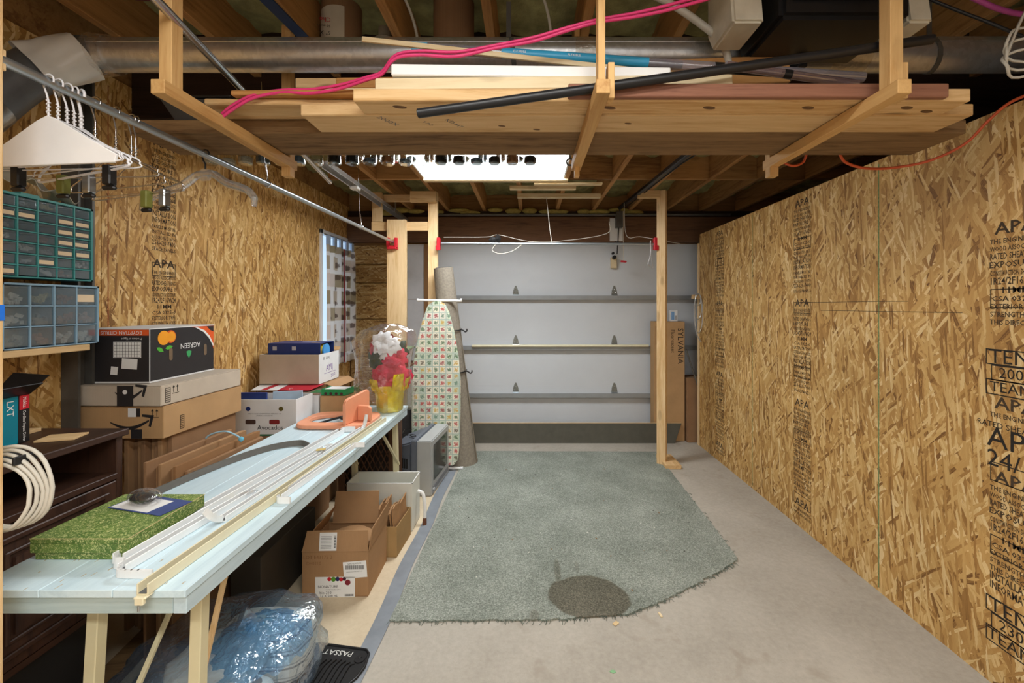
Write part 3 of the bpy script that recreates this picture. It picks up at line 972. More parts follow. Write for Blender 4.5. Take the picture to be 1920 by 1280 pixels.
# --- jars screwed under a strip board
O('jar_board', MB().box(-1.985, .10, 2.55, 2.78, 2.462, 2.499), PINE_X, bevel=.002, label='long strip board under the joists that holds the hanging jars', cat='board')
LIDM = plain('jar_lid_metal', (178, 170, 150), .35, .8)
CONT = [plain('black_screws', (40, 38, 36), .5, .4, .3, 90, .8, 120), plain('pale_washers', (186, 178, 160), .5, .2, .25, 90, .8, 120), plain('blue_grey_nails', (112, 128, 142), .4, .6, .3, 90, .8, 120), plain('brown_plugs', (150, 104, 66), .6, 0, .3, 70, .8, 100)]


def make_jar(r, h, z0, lab, grp, cm, fill):
    t = thing('glass_jar', lab, 'jar', T(0, 0, z0), grp)
    O('glass', MB().lathe([(r * .8, 0), (r * .97, .006), (r, .016), (r, h * .8), (r * .86, h * .92), (r * .86, h)], 20, T(0, 0, z0), cap1=False), GLASS, t, smooth=40)
    O('glass_base', MB().lathe([(r * .55, .001), (r * .8, .003), (r * .8, .008), (r * .3, .010)], 16, T(0, 0, z0)), GLASS, t, smooth=40)
    O('lid', MB().lathe([(r * .93, h - .006), (r * .93, h + .012)], 20, T(0, 0, z0)), LIDM, t, smooth=40)
    if fill:
        def wb(a, z): return 1 + .08 * math.sin(a * 5 + z * 300)
        O('contents', MB().lathe([(r * .7, .005), (r * .9, .012), (r * .9, fill * h), (r * .55, fill * h + .008), (r * .1, fill * h + .003)], 18, T(0, 0, z0), wob=wb), cm, t, smooth=30)
    return t


ORD = ['first', 'second', 'third', 'fourth', 'fifth', 'sixth', 'seventh', 'eighth', 'ninth', 'tenth', 'eleventh', 'twelfth', 'thirteenth', 'fourteenth', 'fifteenth', 'sixteenth', 'seventeenth', 'eighteenth', 'nineteenth']
FILLS = [(c_, f_ * .62) for c_, f_ in [(0, .5), (3, .6), (0, .45), (2, .35), (0, .5), (0, .6), (0, .0), (2, .3), (3, .5), (2, .35), (0, .7), (0, .75), (1, .2), (2, .5), (1, .7), (2, .55), (1, .5), (1, .35), (1, .4)]]
CN = ['dark screws', 'pale washers', 'grey-blue nails', 'brown plugs']
for k in range(19):
    ci, fl = FILLS[k]
    lab = 'large hanging glass jar %s, %s of the front row from the ring hook' % (('with ' + CN[ci]) if fl else 'almost empty', ORD[k])
    j = make_jar(.040, .14, 2.308, lab, 'front row of hanging jars', CONT[ci], fl)
    M_ = T(.013 - .1083 * k, 2.6, 2.308)
    inv = WM[j.name].inverted()
    kids = [o for o in COL.objects if o.parent is j]
    rel = {o.name: inv @ WM[o.name] for o in kids}
    j.matrix_basis = M_; WM[j.name] = M_
    for o in kids: WM[o.name] = M_ @ rel[o.name]
for k in range(10):
    lab = 'small hanging glass jar of the back row, %s from the ring hook' % ORD[k]
    j = make_jar(.034, .082, 2.366, lab, 'back row of hanging jars', CONT[(k * 3) % 4], .5 if k % 3 else .3)
    M_ = T(-.06 - .1083 * k * 1.05, 2.72, 2.366)
    j.matrix_basis = M_; WM[j.name] = M_
# ring hook
rh = thing('ring_hook', 'small dark metal ring hook hanging beside the last jar', 'hook', (.25, 2.55, 2.3))
O('ring', MB().tube([(.255 + .020 * math.cos(a * PI / 8), 2.6, 2.325 + .020 * math.sin(a * PI / 8)) for a in range(16)], .0055, 8, closed=True), DARKSTEEL, rh, smooth=60)
O('shank', MB().tube([(.255, 2.6, 2.345), (.255, 2.6, 2.50)], .006, 8), DARKSTEEL, rh, smooth=40)

# --- lumber rack: three hanging U frames of strips
for x, lab in ((-1.008, 'wooden strip hanger carrying the left end of the overhead lumber'), (.205, 'wooden strip hanger at the middle of the overhead lumber'), (1.025, 'wooden strip hanger carrying the right end of the overhead lumber')):
    t = thing('lumber_hanger', lab, 'hanger frame', (x, 1.5, 2.03), 'hanger frames of the lumber rack')
    w = .018 if abs(x) > .5 else .010
    O('front_upright', MB().box(x - w, x + w, 1.185, 1.225, 2.045, 2.62), LATH_Z, t, bevel=.0015)
    O('rear_upright', MB().box(x - w, x + w, 1.775, 1.812, 1.99, 2.62), LATH_Z, t, bevel=.0015)
    sx = 1 if x < 0 else -1
    O('arm', MB().box(x - .019, x + .019, 1.16, 1.83, 2.028, 2.067), LATH_Y, t, bevel=.0015)
    if x > 0: O('joint_block', MB().box(x + .019 if x > 0 else x - .037, x + .037 if x > 0 else x - .019, 1.19, 1.23, 2.03, 2.13), LATH_Z, t, bevel=.0015)

# --- boards on the rack
def board(x0, x1, y0, y1, z0, z1, mat, lab, rz=0, ry=0, rx=0, name='lumber_board', bevel=.003):
    cx, cy, cz = (x0 + x1) / 2, (y0 + y1) / 2, (z0 + z1) / 2
    mb = MB().box(x0 - cx, x1 - cx, y0 - cy, y1 - cy, z0 - cz, z1 - cz)
    return O(name, mb, mat, M=T(cx, cy, cz) @ R(rz) @ R(ry, 'Y') @ R(rx, 'X'), label=lab, cat='board', group='boards on the overhead rack', bevel=bevel)


board(-1.43, 1.575, 1.532, 1.755, 2.069, 2.118, ROUGH_X, 'thick rough-sawn brown plank at the back of the rack')
bd2 = board(-.74, 1.45, 1.387, 1.525, 2.069, 2.107, PINE_X, 'wide pine board in the middle of the rack with blue stamps')
for s_, px, py, sz in (('2000X', -.47, 1.43, .03), ('S-P-F', -.34, 1.45, .02), ('KD-HT', -.25, 1.45, .026)):
    text(s_, sz, frame((px, py, 2.0685), (.55, .83, 0), (-.83, .55, 0)) @ R(180, 'X'), plain('blue_grey_stamp_' + s_, (92, 96, 100), .8), bd2)
bd3 = board(-.53, 1.34, 1.29, 1.379, 2.069, 2.107, PINE_X, 'long pine stud lying at the front of the rack')
KNOT = plain('wood_knot', (104, 74, 44), .7, var=.25, nscale=60)
for kx, ky, par in ((-.40, 1.33, bd3), (.255, 1.335, bd3), (.567, 1.335, bd3), (.876, 1.335, bd3), (1.185, 1.335, bd3), (1.27, 1.36, bd3), (-.09, 1.47, bd2), (.03, 1.50, bd2), (.34, 1.45, bd2), (1.05, 1.46, bd2)):
    q = .6 if par is bd2 else 1
    O('knot', MB().prism([(q * .021 * math.cos(2 * PI * a / 14), q * .010 * math.sin(2 * PI * a / 14) + q * .004 * math.cos(2 * PI * a / 14)) for a in range(14)], .0006, T(kx, ky, 2.0686)), KNOT, par)
board(.12, 1.25, 1.265, 1.286, 2.069, 2.110, REDWOOD, 'thin reddish-brown board on edge at the front right of the rack')
board(-.47, .62, 1.30, 1.385, 2.112, 2.150, PINE_PALE, 'pale stud lying slightly askew on the front pine stud', rz=-1.2)
board(-.42, .44, 1.31, 1.398, 2.153, 2.188, WHITE_BOARD, 'white painted board lying on top of the front stack', rz=.6, ry=.4)
board(-1.06, -.35, 1.40, 1.49, 2.109, 2.128, PINE_X, 'flat pine strip poking out left of the stack', rz=1)
board(-.96, -.20, 1.37, 1.45, 2.130, 2.146, ORANGEW, 'amber strip on top of the left pine strip', rz=-1)
board(-1.10, -.1, 1.50, 1.60, 2.121, 2.139, PINE_X, 'pine strip resting on the rough plank at left')
board(-.80, .4, 1.47, 1.56, 2.166, 2.204, PINE_PALE, 'pale stud end sticking out second from the top at left', rz=-.8)
board(-.70, .5, 1.60, 1.64, 2.121, 2.250, PINE_X, 'dark-shaded stud on edge under the knotty stud end')
board(-.86, .45, 1.58, 1.67, 2.253, 2.291, PINE_X, 'knotty stud end sticking out highest at left', rz=.5)
board(-.67, .3, 1.475, 1.56, 2.208, 2.246, ORANGEW, 'short amber stud end on top of the left stack', rz=-1.5)
board(.36, .95, 1.545, 1.575, 2.250, 2.348, ORANGEW, 'amber board standing on edge at the back right of the rack', ry=-2)
board(.10, .80, 1.42, 1.58, 2.150, 2.160, PINE_PALE, 'thin pale plywood strip with a ragged edge under the tube', rz=-1)
board(.30, 1.05, 1.40, 1.50, 2.132, 2.146, WHITE_BOARD, 'thin white strip lying right of the middle hanger', rz=-2)
O('wood_strip', MB().beam((-.54, 1.39, 2.318), (.62, 1.378, 2.178), .008, .016), PINE_PALE, label='long thin pale strip slanting across the top of the lumber', cat='wood strip', bevel=.001)
# black pipe, label tube, conduit
bp = thing('black_pipe', 'long black plastic pipe slanting along the front of the lumber rack', 'pipe', (.4, 1.255, 2.0))
O('pipe_wall', MB().tube([(-.322, 1.248, 2.012), (.3, 1.246, 2.10), (1.18, 1.246, 2.228)], .0135, 16), BLACK, bp, smooth=50)
O('bore', MB().tube([(-.3235, 1.248, 2.0118), (-.322, 1.248, 2.012)], .0105, 14), BLACKM, bp)
bt = thing('labelled_tube', 'long clear tube with blue paper label lying on the lumber', 'tube', (.3, 1.45, 2.15))
A, B = Vector((-.39, 1.44, 2.322)), Vector((1.12, 1.425, 2.212))
def on(t): return A.lerp(B, t)
O('clear_wall', MB().tube([on(0), on(1)], .0165, 14), clear('grey_clear_tube', (.8, .8, .84), .16, .1, 0, 10, (170, 165, 175), .35), bt, smooth=50)
O('dark_core', MB().tube([on(.0), on(.6)], .0115, 12), BLACKM, bt, smooth=50)
O('blue_label', MB().tube([on(.20), on(.525)], .0170, 14), plain('cyan_label', (58, 160, 204), .35, var=.05), bt, smooth=50)
O('blue_label', MB().tube([on(.0), on(.035)], .0170, 14), plain('cyan_label_end', (110, 186, 220), .35, var=.05), bt, smooth=50)
O('black_band', MB().tube([on(.67), on(.80)], .0170, 14), BLACK, bt, smooth=50)
dirv = (B - A).normalized()
for t, s_ in ((.24, 'FLEXIBLE'), (.36, 'FLEXIBLE'), (.77, 'RES')):
    text(s_, .011, frame(on(t) + Vector((0, -.0176, .0)), dirv, (0, 0, 1)), WHITE, bt)
ct = thing('clear_tube', 'smoky clear plastic tube with a black band at the right of the rack', 'tube', (1.0, 1.36, 2.15))
O('tube_wall', MB().tube([(.62, 1.34, 2.205), (1.03, 1.335, 2.142)], .013, 14), clear('smoky_tube', (.72, .66, .68), .14, .12, 0, 10, (130, 110, 112), .45), ct, smooth=50)
O('black_ring', MB().tube([(.80, 1.338, 2.1775), (.825, 1.3375, 2.1735)], .0136, 14), BLACK, ct, smooth=50)
O('steel_conduit', MB().tube([(-.955, 1.0, 2.255), (-1.28, 2.76, 2.247)], .0125, 16), ALU, smooth=50, label='bright metal conduit tube slanting over the left end of the lumber rack', cat='pipe')
tr = thing('plastic_tray', 'dark grey plastic tool tray on the left end of the rack', 'tray', (-1.15, 1.58, 2.12))
O('tray_body', MB().add([(-1.29, 1.56, 2.12), (-1.11, 1.56, 2.12), (-1.11, 1.72, 2.12), (-1.29, 1.72, 2.12), (-1.33, 1.53, 2.20), (-1.07, 1.53, 2.20), (-1.07, 1.75, 2.20), (-1.33, 1.75, 2.20)], [(0, 3, 2, 1), (4, 5, 6, 7), (0, 1, 5, 4), (1, 2, 6, 5), (2, 3, 7, 6), (3, 0, 4, 7)]), plain('dark_slate_plastic', (52, 56, 60), .4), tr, bevel=.008)
O('tray_rim', MB().box(-1.335, -1.065, 1.525, 1.755, 2.196, 2.204), BLACK, tr, bevel=.003)
# cables
pk = thing('pink_cable', 'pair of pink cables draped over the lumber and up to the ceiling', 'cable', (0, 1.4, 2.1))
PK = [(-1.0, 1.395, 2.075), (-.955, 1.385, 2.10), (-.885, 1.38, 2.135), (-.79, 1.38, 2.150), (-.70, 1.375, 2.145), (-.60, 1.36, 2.152), (-.51, 1.34, 2.165), (-.455, 1.33, 2.18), (-.405, 1.305, 2.215), (-.33, 1.30, 2.225), (-.22, 1.30, 2.222), (-.10, 1.30, 2.245), (.02, 1.29, 2.262), (.12, 1.28, 2.285), (.21, 1.27, 2.30), (.33, 1.27, 2.32), (.46, 1.265, 2.35), (.62, 1.26, 2.40), (.74, 1.22, 2.50)]
rp = random.Random(2)
for k in range(2):
    O('strand', MB().tube(bez([(x, y - .004 * k, z - .012 * k + rp.uniform(-.003, .003)) for x, y, z in PK], 5), .0048, 8), PINK, pk, smooth=60)
O('supply_hose', MB().tube(bez([(.40, 1.55, 2.60), (.50, 1.52, 2.53), (.62, 1.52, 2.45), (.70, 1.53, 2.385), (.74, 1.56, 2.30)], 6), .0125, 12), PVC, smooth=50, label='white printed plastic hose bending down beside the door opener', cat='hose')
O('power_cord', MB().tube(bez([(1.2, 1.45, 2.56), (1.38, 1.40, 2.43), (1.48, 1.38, 2.37), (1.60, 1.36, 2.30), (1.72, 1.36, 2.27), (1.9, 1.36, 2.28)], 6), .005, 8), BLACK, smooth=50, label='black power cord sagging at the top right corner', cat='cord')
O('purple_cable', MB().tube(bez([(1.36, 1.40, 2.50), (1.46, 1.40, 2.46), (1.54, 1.40, 2.425), (1.63, 1.40, 2.405), (1.8, 1.40, 2.40)], 6), .008, 8), PURPLE, smooth=50, label='glossy purple cable crossing the top right corner', cat='cable')
wc = thing('cord_bundle', 'coiled grey cord bundle hanging at the right edge under the duct', 'cord', (1.6, 1.33, 2.2))
for k in range(3):
    cx, cz, rr_ = 1.55 + .015 * k, 2.21 + .03 * k, .05 + .012 * k
    O('cord_loop', MB().tube([(cx + (rr_ + .01) * math.cos(2 * PI * a / 20), 1.34 + .01 * math.sin(a + k), cz + rr_ * .8 * math.sin(2 * PI * a / 20)) for a in range(20)], .0042, 6, closed=True), GREYCAB, wc, smooth=60)
O('cord_tail', MB().tube(bez([(1.50, 1.34, 2.23), (1.55, 1.34, 2.35), (1.60, 1.33, 2.45)], 5), .0045, 6), GREYCAB, wc, smooth=60)
oc = thing('orange_cord', 'orange extension cord looping from the rack up the right wall', 'cord', (1.3, 1.9, 2.0))
O('wall_run', MB().tube(bez([(1.30, 1.78, 2.085), (1.34, 1.80, 2.055), (1.42, 1.80, 2.03), (1.52, 1.78, 2.025), (1.62, 1.72, 2.035), (1.70, 1.66, 2.08), (1.745, 1.62, 2.15), (1.77, 1.57, 2.195), (1.79, 1.50, 2.205)], 6), .0055, 8), ORANGE, oc, smooth=60)
O('loop', MB().tube(bez([(1.06, 1.80, 2.09), (1.08, 1.80, 2.055), (1.12, 1.80, 2.04), (1.16, 1.80, 2.055), (1.17, 1.79, 2.09)], 6), .005, 8), ORANGE, oc, smooth=60)
O('red_hose', MB().tube([(-1.66, 1.25, 2.595), (-1.55, 1.3, 2.55), (-1.45, 1.34, 2.52), (-1.4, 1.4, 2.50), (-1.38, 1.5, 2.53), (-1.36, 1.6, 2.595)], .006, 8), plain('dark_red_hose', (110, 40, 50), .5), smooth=60, label='dark red hose looping between the joists at the top left', cat='hose')
O('blue_strap', MB().beam((-1.02, 1.2, 2.595), (-.93, 2.1, 2.595), .05, .004), plain('navy_strap', (34, 58, 98), .6), label='navy blue strip stapled along a joist above the left hanger', cat='strap')
for k, (x, lab) in enumerate(((-.48, 'thin pale cable stapled up beside the plain form tube'), (.10, 'thin pale cable curving down right of the plain form tube'))):
    O('thin_cable', MB().tube(bez([(x - .06, 1.75, 2.78), (x - .02, 1.80, 2.70), (x, 1.84, 2.62), (x + .01, 1.84, 2.51)], 5), .006, 8), GREYCAB, smooth=60, label=lab, cat='cable')

# --- closet rods, brackets, support wires
r1 = thing('closet_rod', 'long grey steel closet rod carrying the coat hangers at left', 'rod', (-1.238, 2.4, 2.01))
O('tube', MB().tube([(-1.245, 1.0, 2.03), (-1.232, 3.9, 2.03)], .0125, 18), STEEL, r1, smooth=50)
O('rod_socket', MB().box(-1.29, -1.19, 3.895, 3.908, 1.965, 2.0).box(-1.29, -1.262, 3.88, 3.908, 1.98, 2.07).box(-1.218, -1.19, 3.88, 3.908, 1.98, 2.07).box(-1.28, -1.2, 3.87, 3.90, 1.965, 1.985), RED, r1, bevel=.002)
r2 = thing('closet_rod', 'thin steel closet rod spanning between two posts before the garage door', 'rod', (.2, 3.93, 2.01))
O('tube', MB().tube([(-.80, 3.93, 2.025), (1.175, 3.93, 2.017)], .0115, 16), STEEL, r2, smooth=50)
for x in (-.822, 1.172):
    O('rod_socket', MB().box(x - .014, x + .014, 3.90, 3.96, 1.965, 2.075).box(x - .02, x + .02, 3.885, 3.90, 1.955, 2.0), RED, r2, bevel=.003)
for y, lab in ((2.03, 'short wire loop holding up the closet rod near the hanging jars'), (3.16, 'longer twisted wire holding up the closet rod at its far half')):
    xr = -1.245 + (y - 1) / 2.9 * .013
    pts = [(xr + .0165 * math.cos(a), y, 2.03 + .0165 * math.sin(a)) for a in [PI * (.6 + k / 7) for k in range(14)]]
    O('support_wire', MB().tube([(xr - .015, y - .02, 2.505), (xr - .006, y - .01, 2.12), (xr, y, 2.06)] + pts + [(xr + .002, y, 2.07), (xr - .004, y - .006, 2.13)], .0022, 6), CHROME, smooth=60, label=lab, cat='wire')
O('support_wire', MB().tube([(.17, 3.96, 2.46), (.205, 3.93, 2.12), (.215, 3.93, 2.06), (.225, 3.945, 2.03), (.225, 3.93, 2.003), (.222, 3.915, 2.03), (.212, 3.93, 2.07)], .003, 6), STRING, smooth=60, label='white string holding the middle of the rod before the garage door', cat='wire')
O('loose_wire', MB().tube(bez([(-.80, 4.05, 2.10), (-.4, 4.1, 2.11), (-.28, 4.1, 2.13), (0, 4.1, 2.07), (.3, 4.1, 2.07), (.75, 4.1, 2.14), (.78, 4.1, 2.26)], 5), .003, 5), STRING, smooth=60, label='loose pale wire strung above the front rod left of the opener', cat='wire')
O('loose_wire', MB().tube(bez([(.98, 4.35, 2.5), (.99, 4.30, 2.16), (1.10, 4.2, 2.13), (1.22, 4.1, 2.09), (1.5, 4.2, 2.06)], 5), .003, 5), STRING, smooth=60, label='loose pale wire hanging right of the opener arm', cat='wire')
O('cord_loop', MB().tube(bez([(-.30, 3.92, 2.01), (-.33, 3.92, 1.96), (-.26, 3.92, 1.93), (-.15, 3.92, 1.95), (-.06, 3.92, 2.01)], 5), .003, 5), STRING, smooth=60, label='small limp cord loop dangling from the front rod at left', cat='cord')
O('foam_scrap', MB().lathe([(.01, -.05), (.03, -.02), (.02, .01), (.045, .04), (.01, .06)], 9, T(-.31, 3.93, 2.062) @ R(80, 'Y')), BLACKM, smooth=20, label='crumpled black scrap resting on the front rod', cat='scrap')

# --- coat hangers
def wire_hanger(x, y, lab, mat, rz=0, w=.2, drop=.105, cover=None, r=.0019, hook_h=.09, lean=0, clips=None, grp='wire coat hangers on the rod'):
    M_ = T(x, y, 2.03) @ R(rz)
    t = thing('coat_hanger', lab, 'coat hanger', M_ @ T(0, 0, -hook_h - drop), grp)
    hook = [(.016 * math.cos(math.radians(a)), 0, .003 + .016 * math.sin(math.radians(a))) for a in range(-20, 201, 20)]
    hook = hook + [(-.013, 0, -.012), (-.004, 0, -.035), (0, 0, -.05), (0, 0, -hook_h)]
    hook = [(px, py, pz) for px, py, pz in hook]
    O('hook', MB().tube(hook, r * 1.15, 7), mat, t, M_, smooth=60)
    zt = -hook_h
    body = bez([(0, 0, zt), (.03, 0, zt - .012), (w * .55, 0, zt - drop * .55), (w - .008, 0, zt - drop + .012), (w, 0, zt - drop), (w - .012, 0, zt - drop - .012), (.0, 0, zt - drop - .012), (-w + .012, 0, zt - drop - .012), (-w, 0, zt - drop), (-w + .008, 0, zt - drop + .012), (-w * .55, 0, zt - drop * .55), (-.03, 0, zt - .012), (0, 0, zt)], 4)
    O('wire_frame', MB().tube(body, r, 7), mat, t, M_, smooth=60)
    tw = [(.0035 * math.cos(k * 1.1), .0035 * math.sin(k * 1.1), zt + .004 + k * .0018) for k in range(22)]
    O('twist', MB().tube(tw, r * .9, 5), mat, t, M_, smooth=60)
    if cover:
        pl = [(0, zt + .002), (.03, zt - .010), (w * .55, zt - drop * .53), (w - .004, zt - drop + .004), (w - .012, zt - drop - .016), (-w + .012, zt - drop - .016), (-w + .004, zt - drop + .004), (-w * .55, zt - drop * .53), (-.03, zt - .010)]
        O('paper_cover', MB().prism(pl, .007, frame((0, .0035, 0), (1, 0, 0), (0, 0, 1))), cover, t, M_, bevel=.001)
    for cx, cm, cl in clips or []:
        zc = zt - drop - .012
        c = O('clip', MB().box(cx - .012, cx + .012, -.011, .011, zc - .045, zc + .008), cm, t, M_, bevel=.003)
        O('clip_jaw', MB().box(cx - .019, cx + .019, -.006, .006, zc - .058, zc - .046), BLACK, c, M_, bevel=.004)
    return t


OLIVE = plain('olive_clip', (120, 124, 60), .4)
SILV = plain('silver_clip', (170, 172, 172), .25, .9)
WIREW = plain('white_wire', (226, 226, 230), .35, var=.03)
wire_hanger(-1.242, 1.105, 'white paper-covered wire hanger, nearest on the rod', WIREW, -6, .205, .11, WHITEP)
wire_hanger(-1.242, 1.128, 'white wire hanger directly behind the paper-covered one', WIREW, -9, .2, .105)
wire_hanger(-1.242, 1.150, 'white wire hanger, third on the rod, with black clips', WIREW, -3, .205, .11, clips=[(-.14, BLACK, 0), (.12, BLACK, 0)])
wire_hanger(-1.242, 1.168, 'white wire hanger, fourth on the rod, slightly twisted', WIREW, -14, .205, .108)
wire_hanger(-1.242, 1.186, 'thick white plastic-coated hanger at the back of the white bunch', WIREW, -20, .21, .115, r=.0032)
wire_hanger(-1.242, 1.225, 'chrome trouser hanger with olive and black clips, first after the white bunch', CHROME, -4, .19, .09, hook_h=.11, clips=[(-.10, OLIVE, 0), (-.02, SILV, 0)])
wire_hanger(-1.241, 1.285, 'chrome wire hanger standing alone in the middle of the rod', CHROME, -16, .2, .10, hook_h=.115)
wire_hanger(-1.241, 1.335, 'chrome trouser hanger with olive clip, nearest the clear plastic hanger', CHROME, -12, .2, .10, hook_h=.12, clips=[(.06, OLIVE, 0), (.13, SILV, 0)])
wire_hanger(-1.241, 1.350, 'last chrome wire hanger before the gap on the rod', CHROME, -18, .21, .10, hook_h=.12)
hg = wire_hanger(1.13, 3.93, 'white wire hanger dangling by the right post', WIREW, 68, .2, .10, hook_h=.11, r=.0032, grp='hangers on the front rod')
# clear plastic hanger
Mh = T(-1.240, 1.64, 2.03) @ R(-10)
chg = thing('coat_hanger', 'clear plastic suit hanger with black hook, far apart on the rod', 'coat hanger', Mh @ T(0, 0, -.2))
O('hook', MB().tube([(.016 * math.cos(math.radians(a)), 0, .003 + .016 * math.sin(math.radians(a))) for a in range(-20, 201, 20)] + [(-.012, 0, -.015), (0, 0, -.035), (0, 0, -.06)], .003, 8), BLACK, chg, Mh, smooth=60)
for s_ in (-1, 1):
    pts = bez([(0, 0, -.075), (s_ * .04, 0, -.078), (s_ * .10, -.004, -.115), (s_ * .16, -.012, -.135), (s_ * .21, -.022, -.155), (s_ * .245, -.032, -.185)], 6)
    rs = [.012 + .004 * math.sin(PI * i / (len(pts) - 1)) for i in range(len(pts))]
    O('shoulder', MB().tube(pts, rs, 12), CLEARP, chg, Mh, smooth=60)
    O('shoulder_edge', MB().tube([(a, b - .002, c + .012) for a, b, c in pts], .0028, 6), CLEARP, chg, Mh, smooth=60)
    O('shoulder_tip', MB().tube([pts[-1], Vector(pts[-1]) + Vector((s_ * .004, -.004, -.03))], [.012, .008], 10), CLEARP, chg, Mh, smooth=60)
O('neck', MB().box(-.022, .022, -.008, .008, -.10, -.055), CLEARP, chg, Mh, bevel=.005)
# ================================================================ posts and frames in front of the door
def post(name, mb, mat, lab, cat='post', M=None, group=None):
    return O(name, mb, mat, M=M, label=lab, cat=cat, bevel=.002, group=group)


post('wide_post', MB().box(-1.296, -1.118, 3.91, 3.948, 0, 2.24), PINE_Z, 'wide pale pine plank upright left of the ironing board')
post('wood_post', MB().box(-.925, -.838, 3.945, 3.983, 0, 2.5), PINE_Z, 'slim pine stud upright behind the rolled carpet')
post('wood_post', MB().box(-.04, .04, -.027, .027, 0, 2.5), PINE_Z, 'pine stud post standing at the far right corner of the rug', M=T(1.225, 3.905, 0) @ R(-33))
post('wood_block', MB().box(-1.08, -.838, 3.90, 3.944, 2.40, 2.499), PINE_X, 'short pine block nailed at the top of the slim left stud', 'block')
post('wood_block', MB().box(1.02, 1.22, 3.86, 3.90, 2.43, 2.499), PINE_X, 'short pine block nailed at the top of the right post', 'block', M=T(-.02, .01, 0))
post('wood_offcut', MB().box(1.22, 1.36, 3.80, 4.08, .001, .038), PINE_Y, 'short pine offcut lying at the foot of the right post', 'block', M=T(.0, -.02, 0))
fm = thing('wood_bracing', 'pine cross braces nailed together behind the wide plank upright', 'bracing', (-1.2, 3.97, 2.145))
O('lower_rail', MB().box(-1.45, -.928, 3.95, 3.985, 2.145, 2.228), PINE_X, fm, bevel=.002)
O('upright', MB().box(-1.445, -1.355, 3.95, 3.985, 2.23, 2.50), PINE_Z, fm, bevel=.002)
O('upper_rail', MB().box(-1.353, -.928, 3.99, 4.025, 2.425, 2.49), PINE_X, fm, bevel=.002)
# near-left jamb post with blue tape and rod block
nf = thing('near_post', 'out-of-focus pale wood post at the very left edge of the view', 'post', (-1.27, 1.0, 0))
O('stud', MB().box(-1.32, -1.228, .96, 1.0, 0, 2.6), PINE_Z, nf, bevel=.003)
O('rod_block', MB().box(-1.30, -1.236, .985, 1.012, 2.005, 2.055), PINE_Z, nf, bevel=.002)
O('tape_patch', MB().box(-1.245, -1.2265, .957, 1.001, 1.415, 1.452), BLUETAPE, nf, bevel=.001)
coil = thing('cable_coil', 'coil of off-white cable hanging on the near-left post', 'cable', (-1.27, 1.0, .88))
for k in range(5):
    rx, rz = .078 + .005 * k, .082 + .004 * k
    O('cable_turn', MB().tube([(-1.27 + rx * math.cos(2 * PI * a / 28) + .003 * k, 1.02 + .006 * k + .004 * math.sin(a * .7 + k), .992 + .004 * k + rz * math.sin(2 * PI * a / 28)) for a in range(28)], .0045, 7, closed=True), GREYCAB, coil, smooth=60)
O('tie', MB().box(-1.224, -1.216, 1.01, 1.06, 1.07, 1.09), BLACK, coil, bevel=.002)

# ================================================================ left wall: column, drawer cabinets, dark hutch
sc_ = thing('steel_column', 'dark grey steel column standing against the left wall', 'column', (-1.96, 1.86, 0))
O('flange', MB().box(-1.998, -1.925, 1.825, 1.836, 0, 2.6), DARKSTEEL, sc_)
O('flange', MB().box(-1.998, -1.925, 1.885, 1.896, 0, 2.6), DARKSTEEL, sc_)
O('web', MB().box(-1.97, -1.96, 1.836, 1.885, 0, 2.6), DARKSTEEL, sc_)
O('wood_ledge', MB().box(-1.998, -1.80, 1.20, 1.755, 1.268, 1.292), PINE_Y, bevel=.002, label='pale wood ledge under the blue-grey drawer cabinet', cat='ledge')
TEAL = plain('teal_plastic', (66, 142, 140), .4, var=.06)
SLATE = plain('slate_blue_plastic', (136, 168, 190), .4, var=.06)
LBL = plain('tan_label', (226, 204, 170), .7, var=.03)
HARDW = [plain('hw_white', (214, 212, 206), .5, var=.2, nscale=80), plain('hw_steel', (150, 152, 152), .35, .7, .3, 90), plain('hw_brown', (150, 96, 74), .6, var=.3, nscale=60), plain('hw_cream', (200, 184, 140), .6, var=.3, nscale=60), plain('hw_dark', (60, 58, 56), .5, .3, .3, 80)]


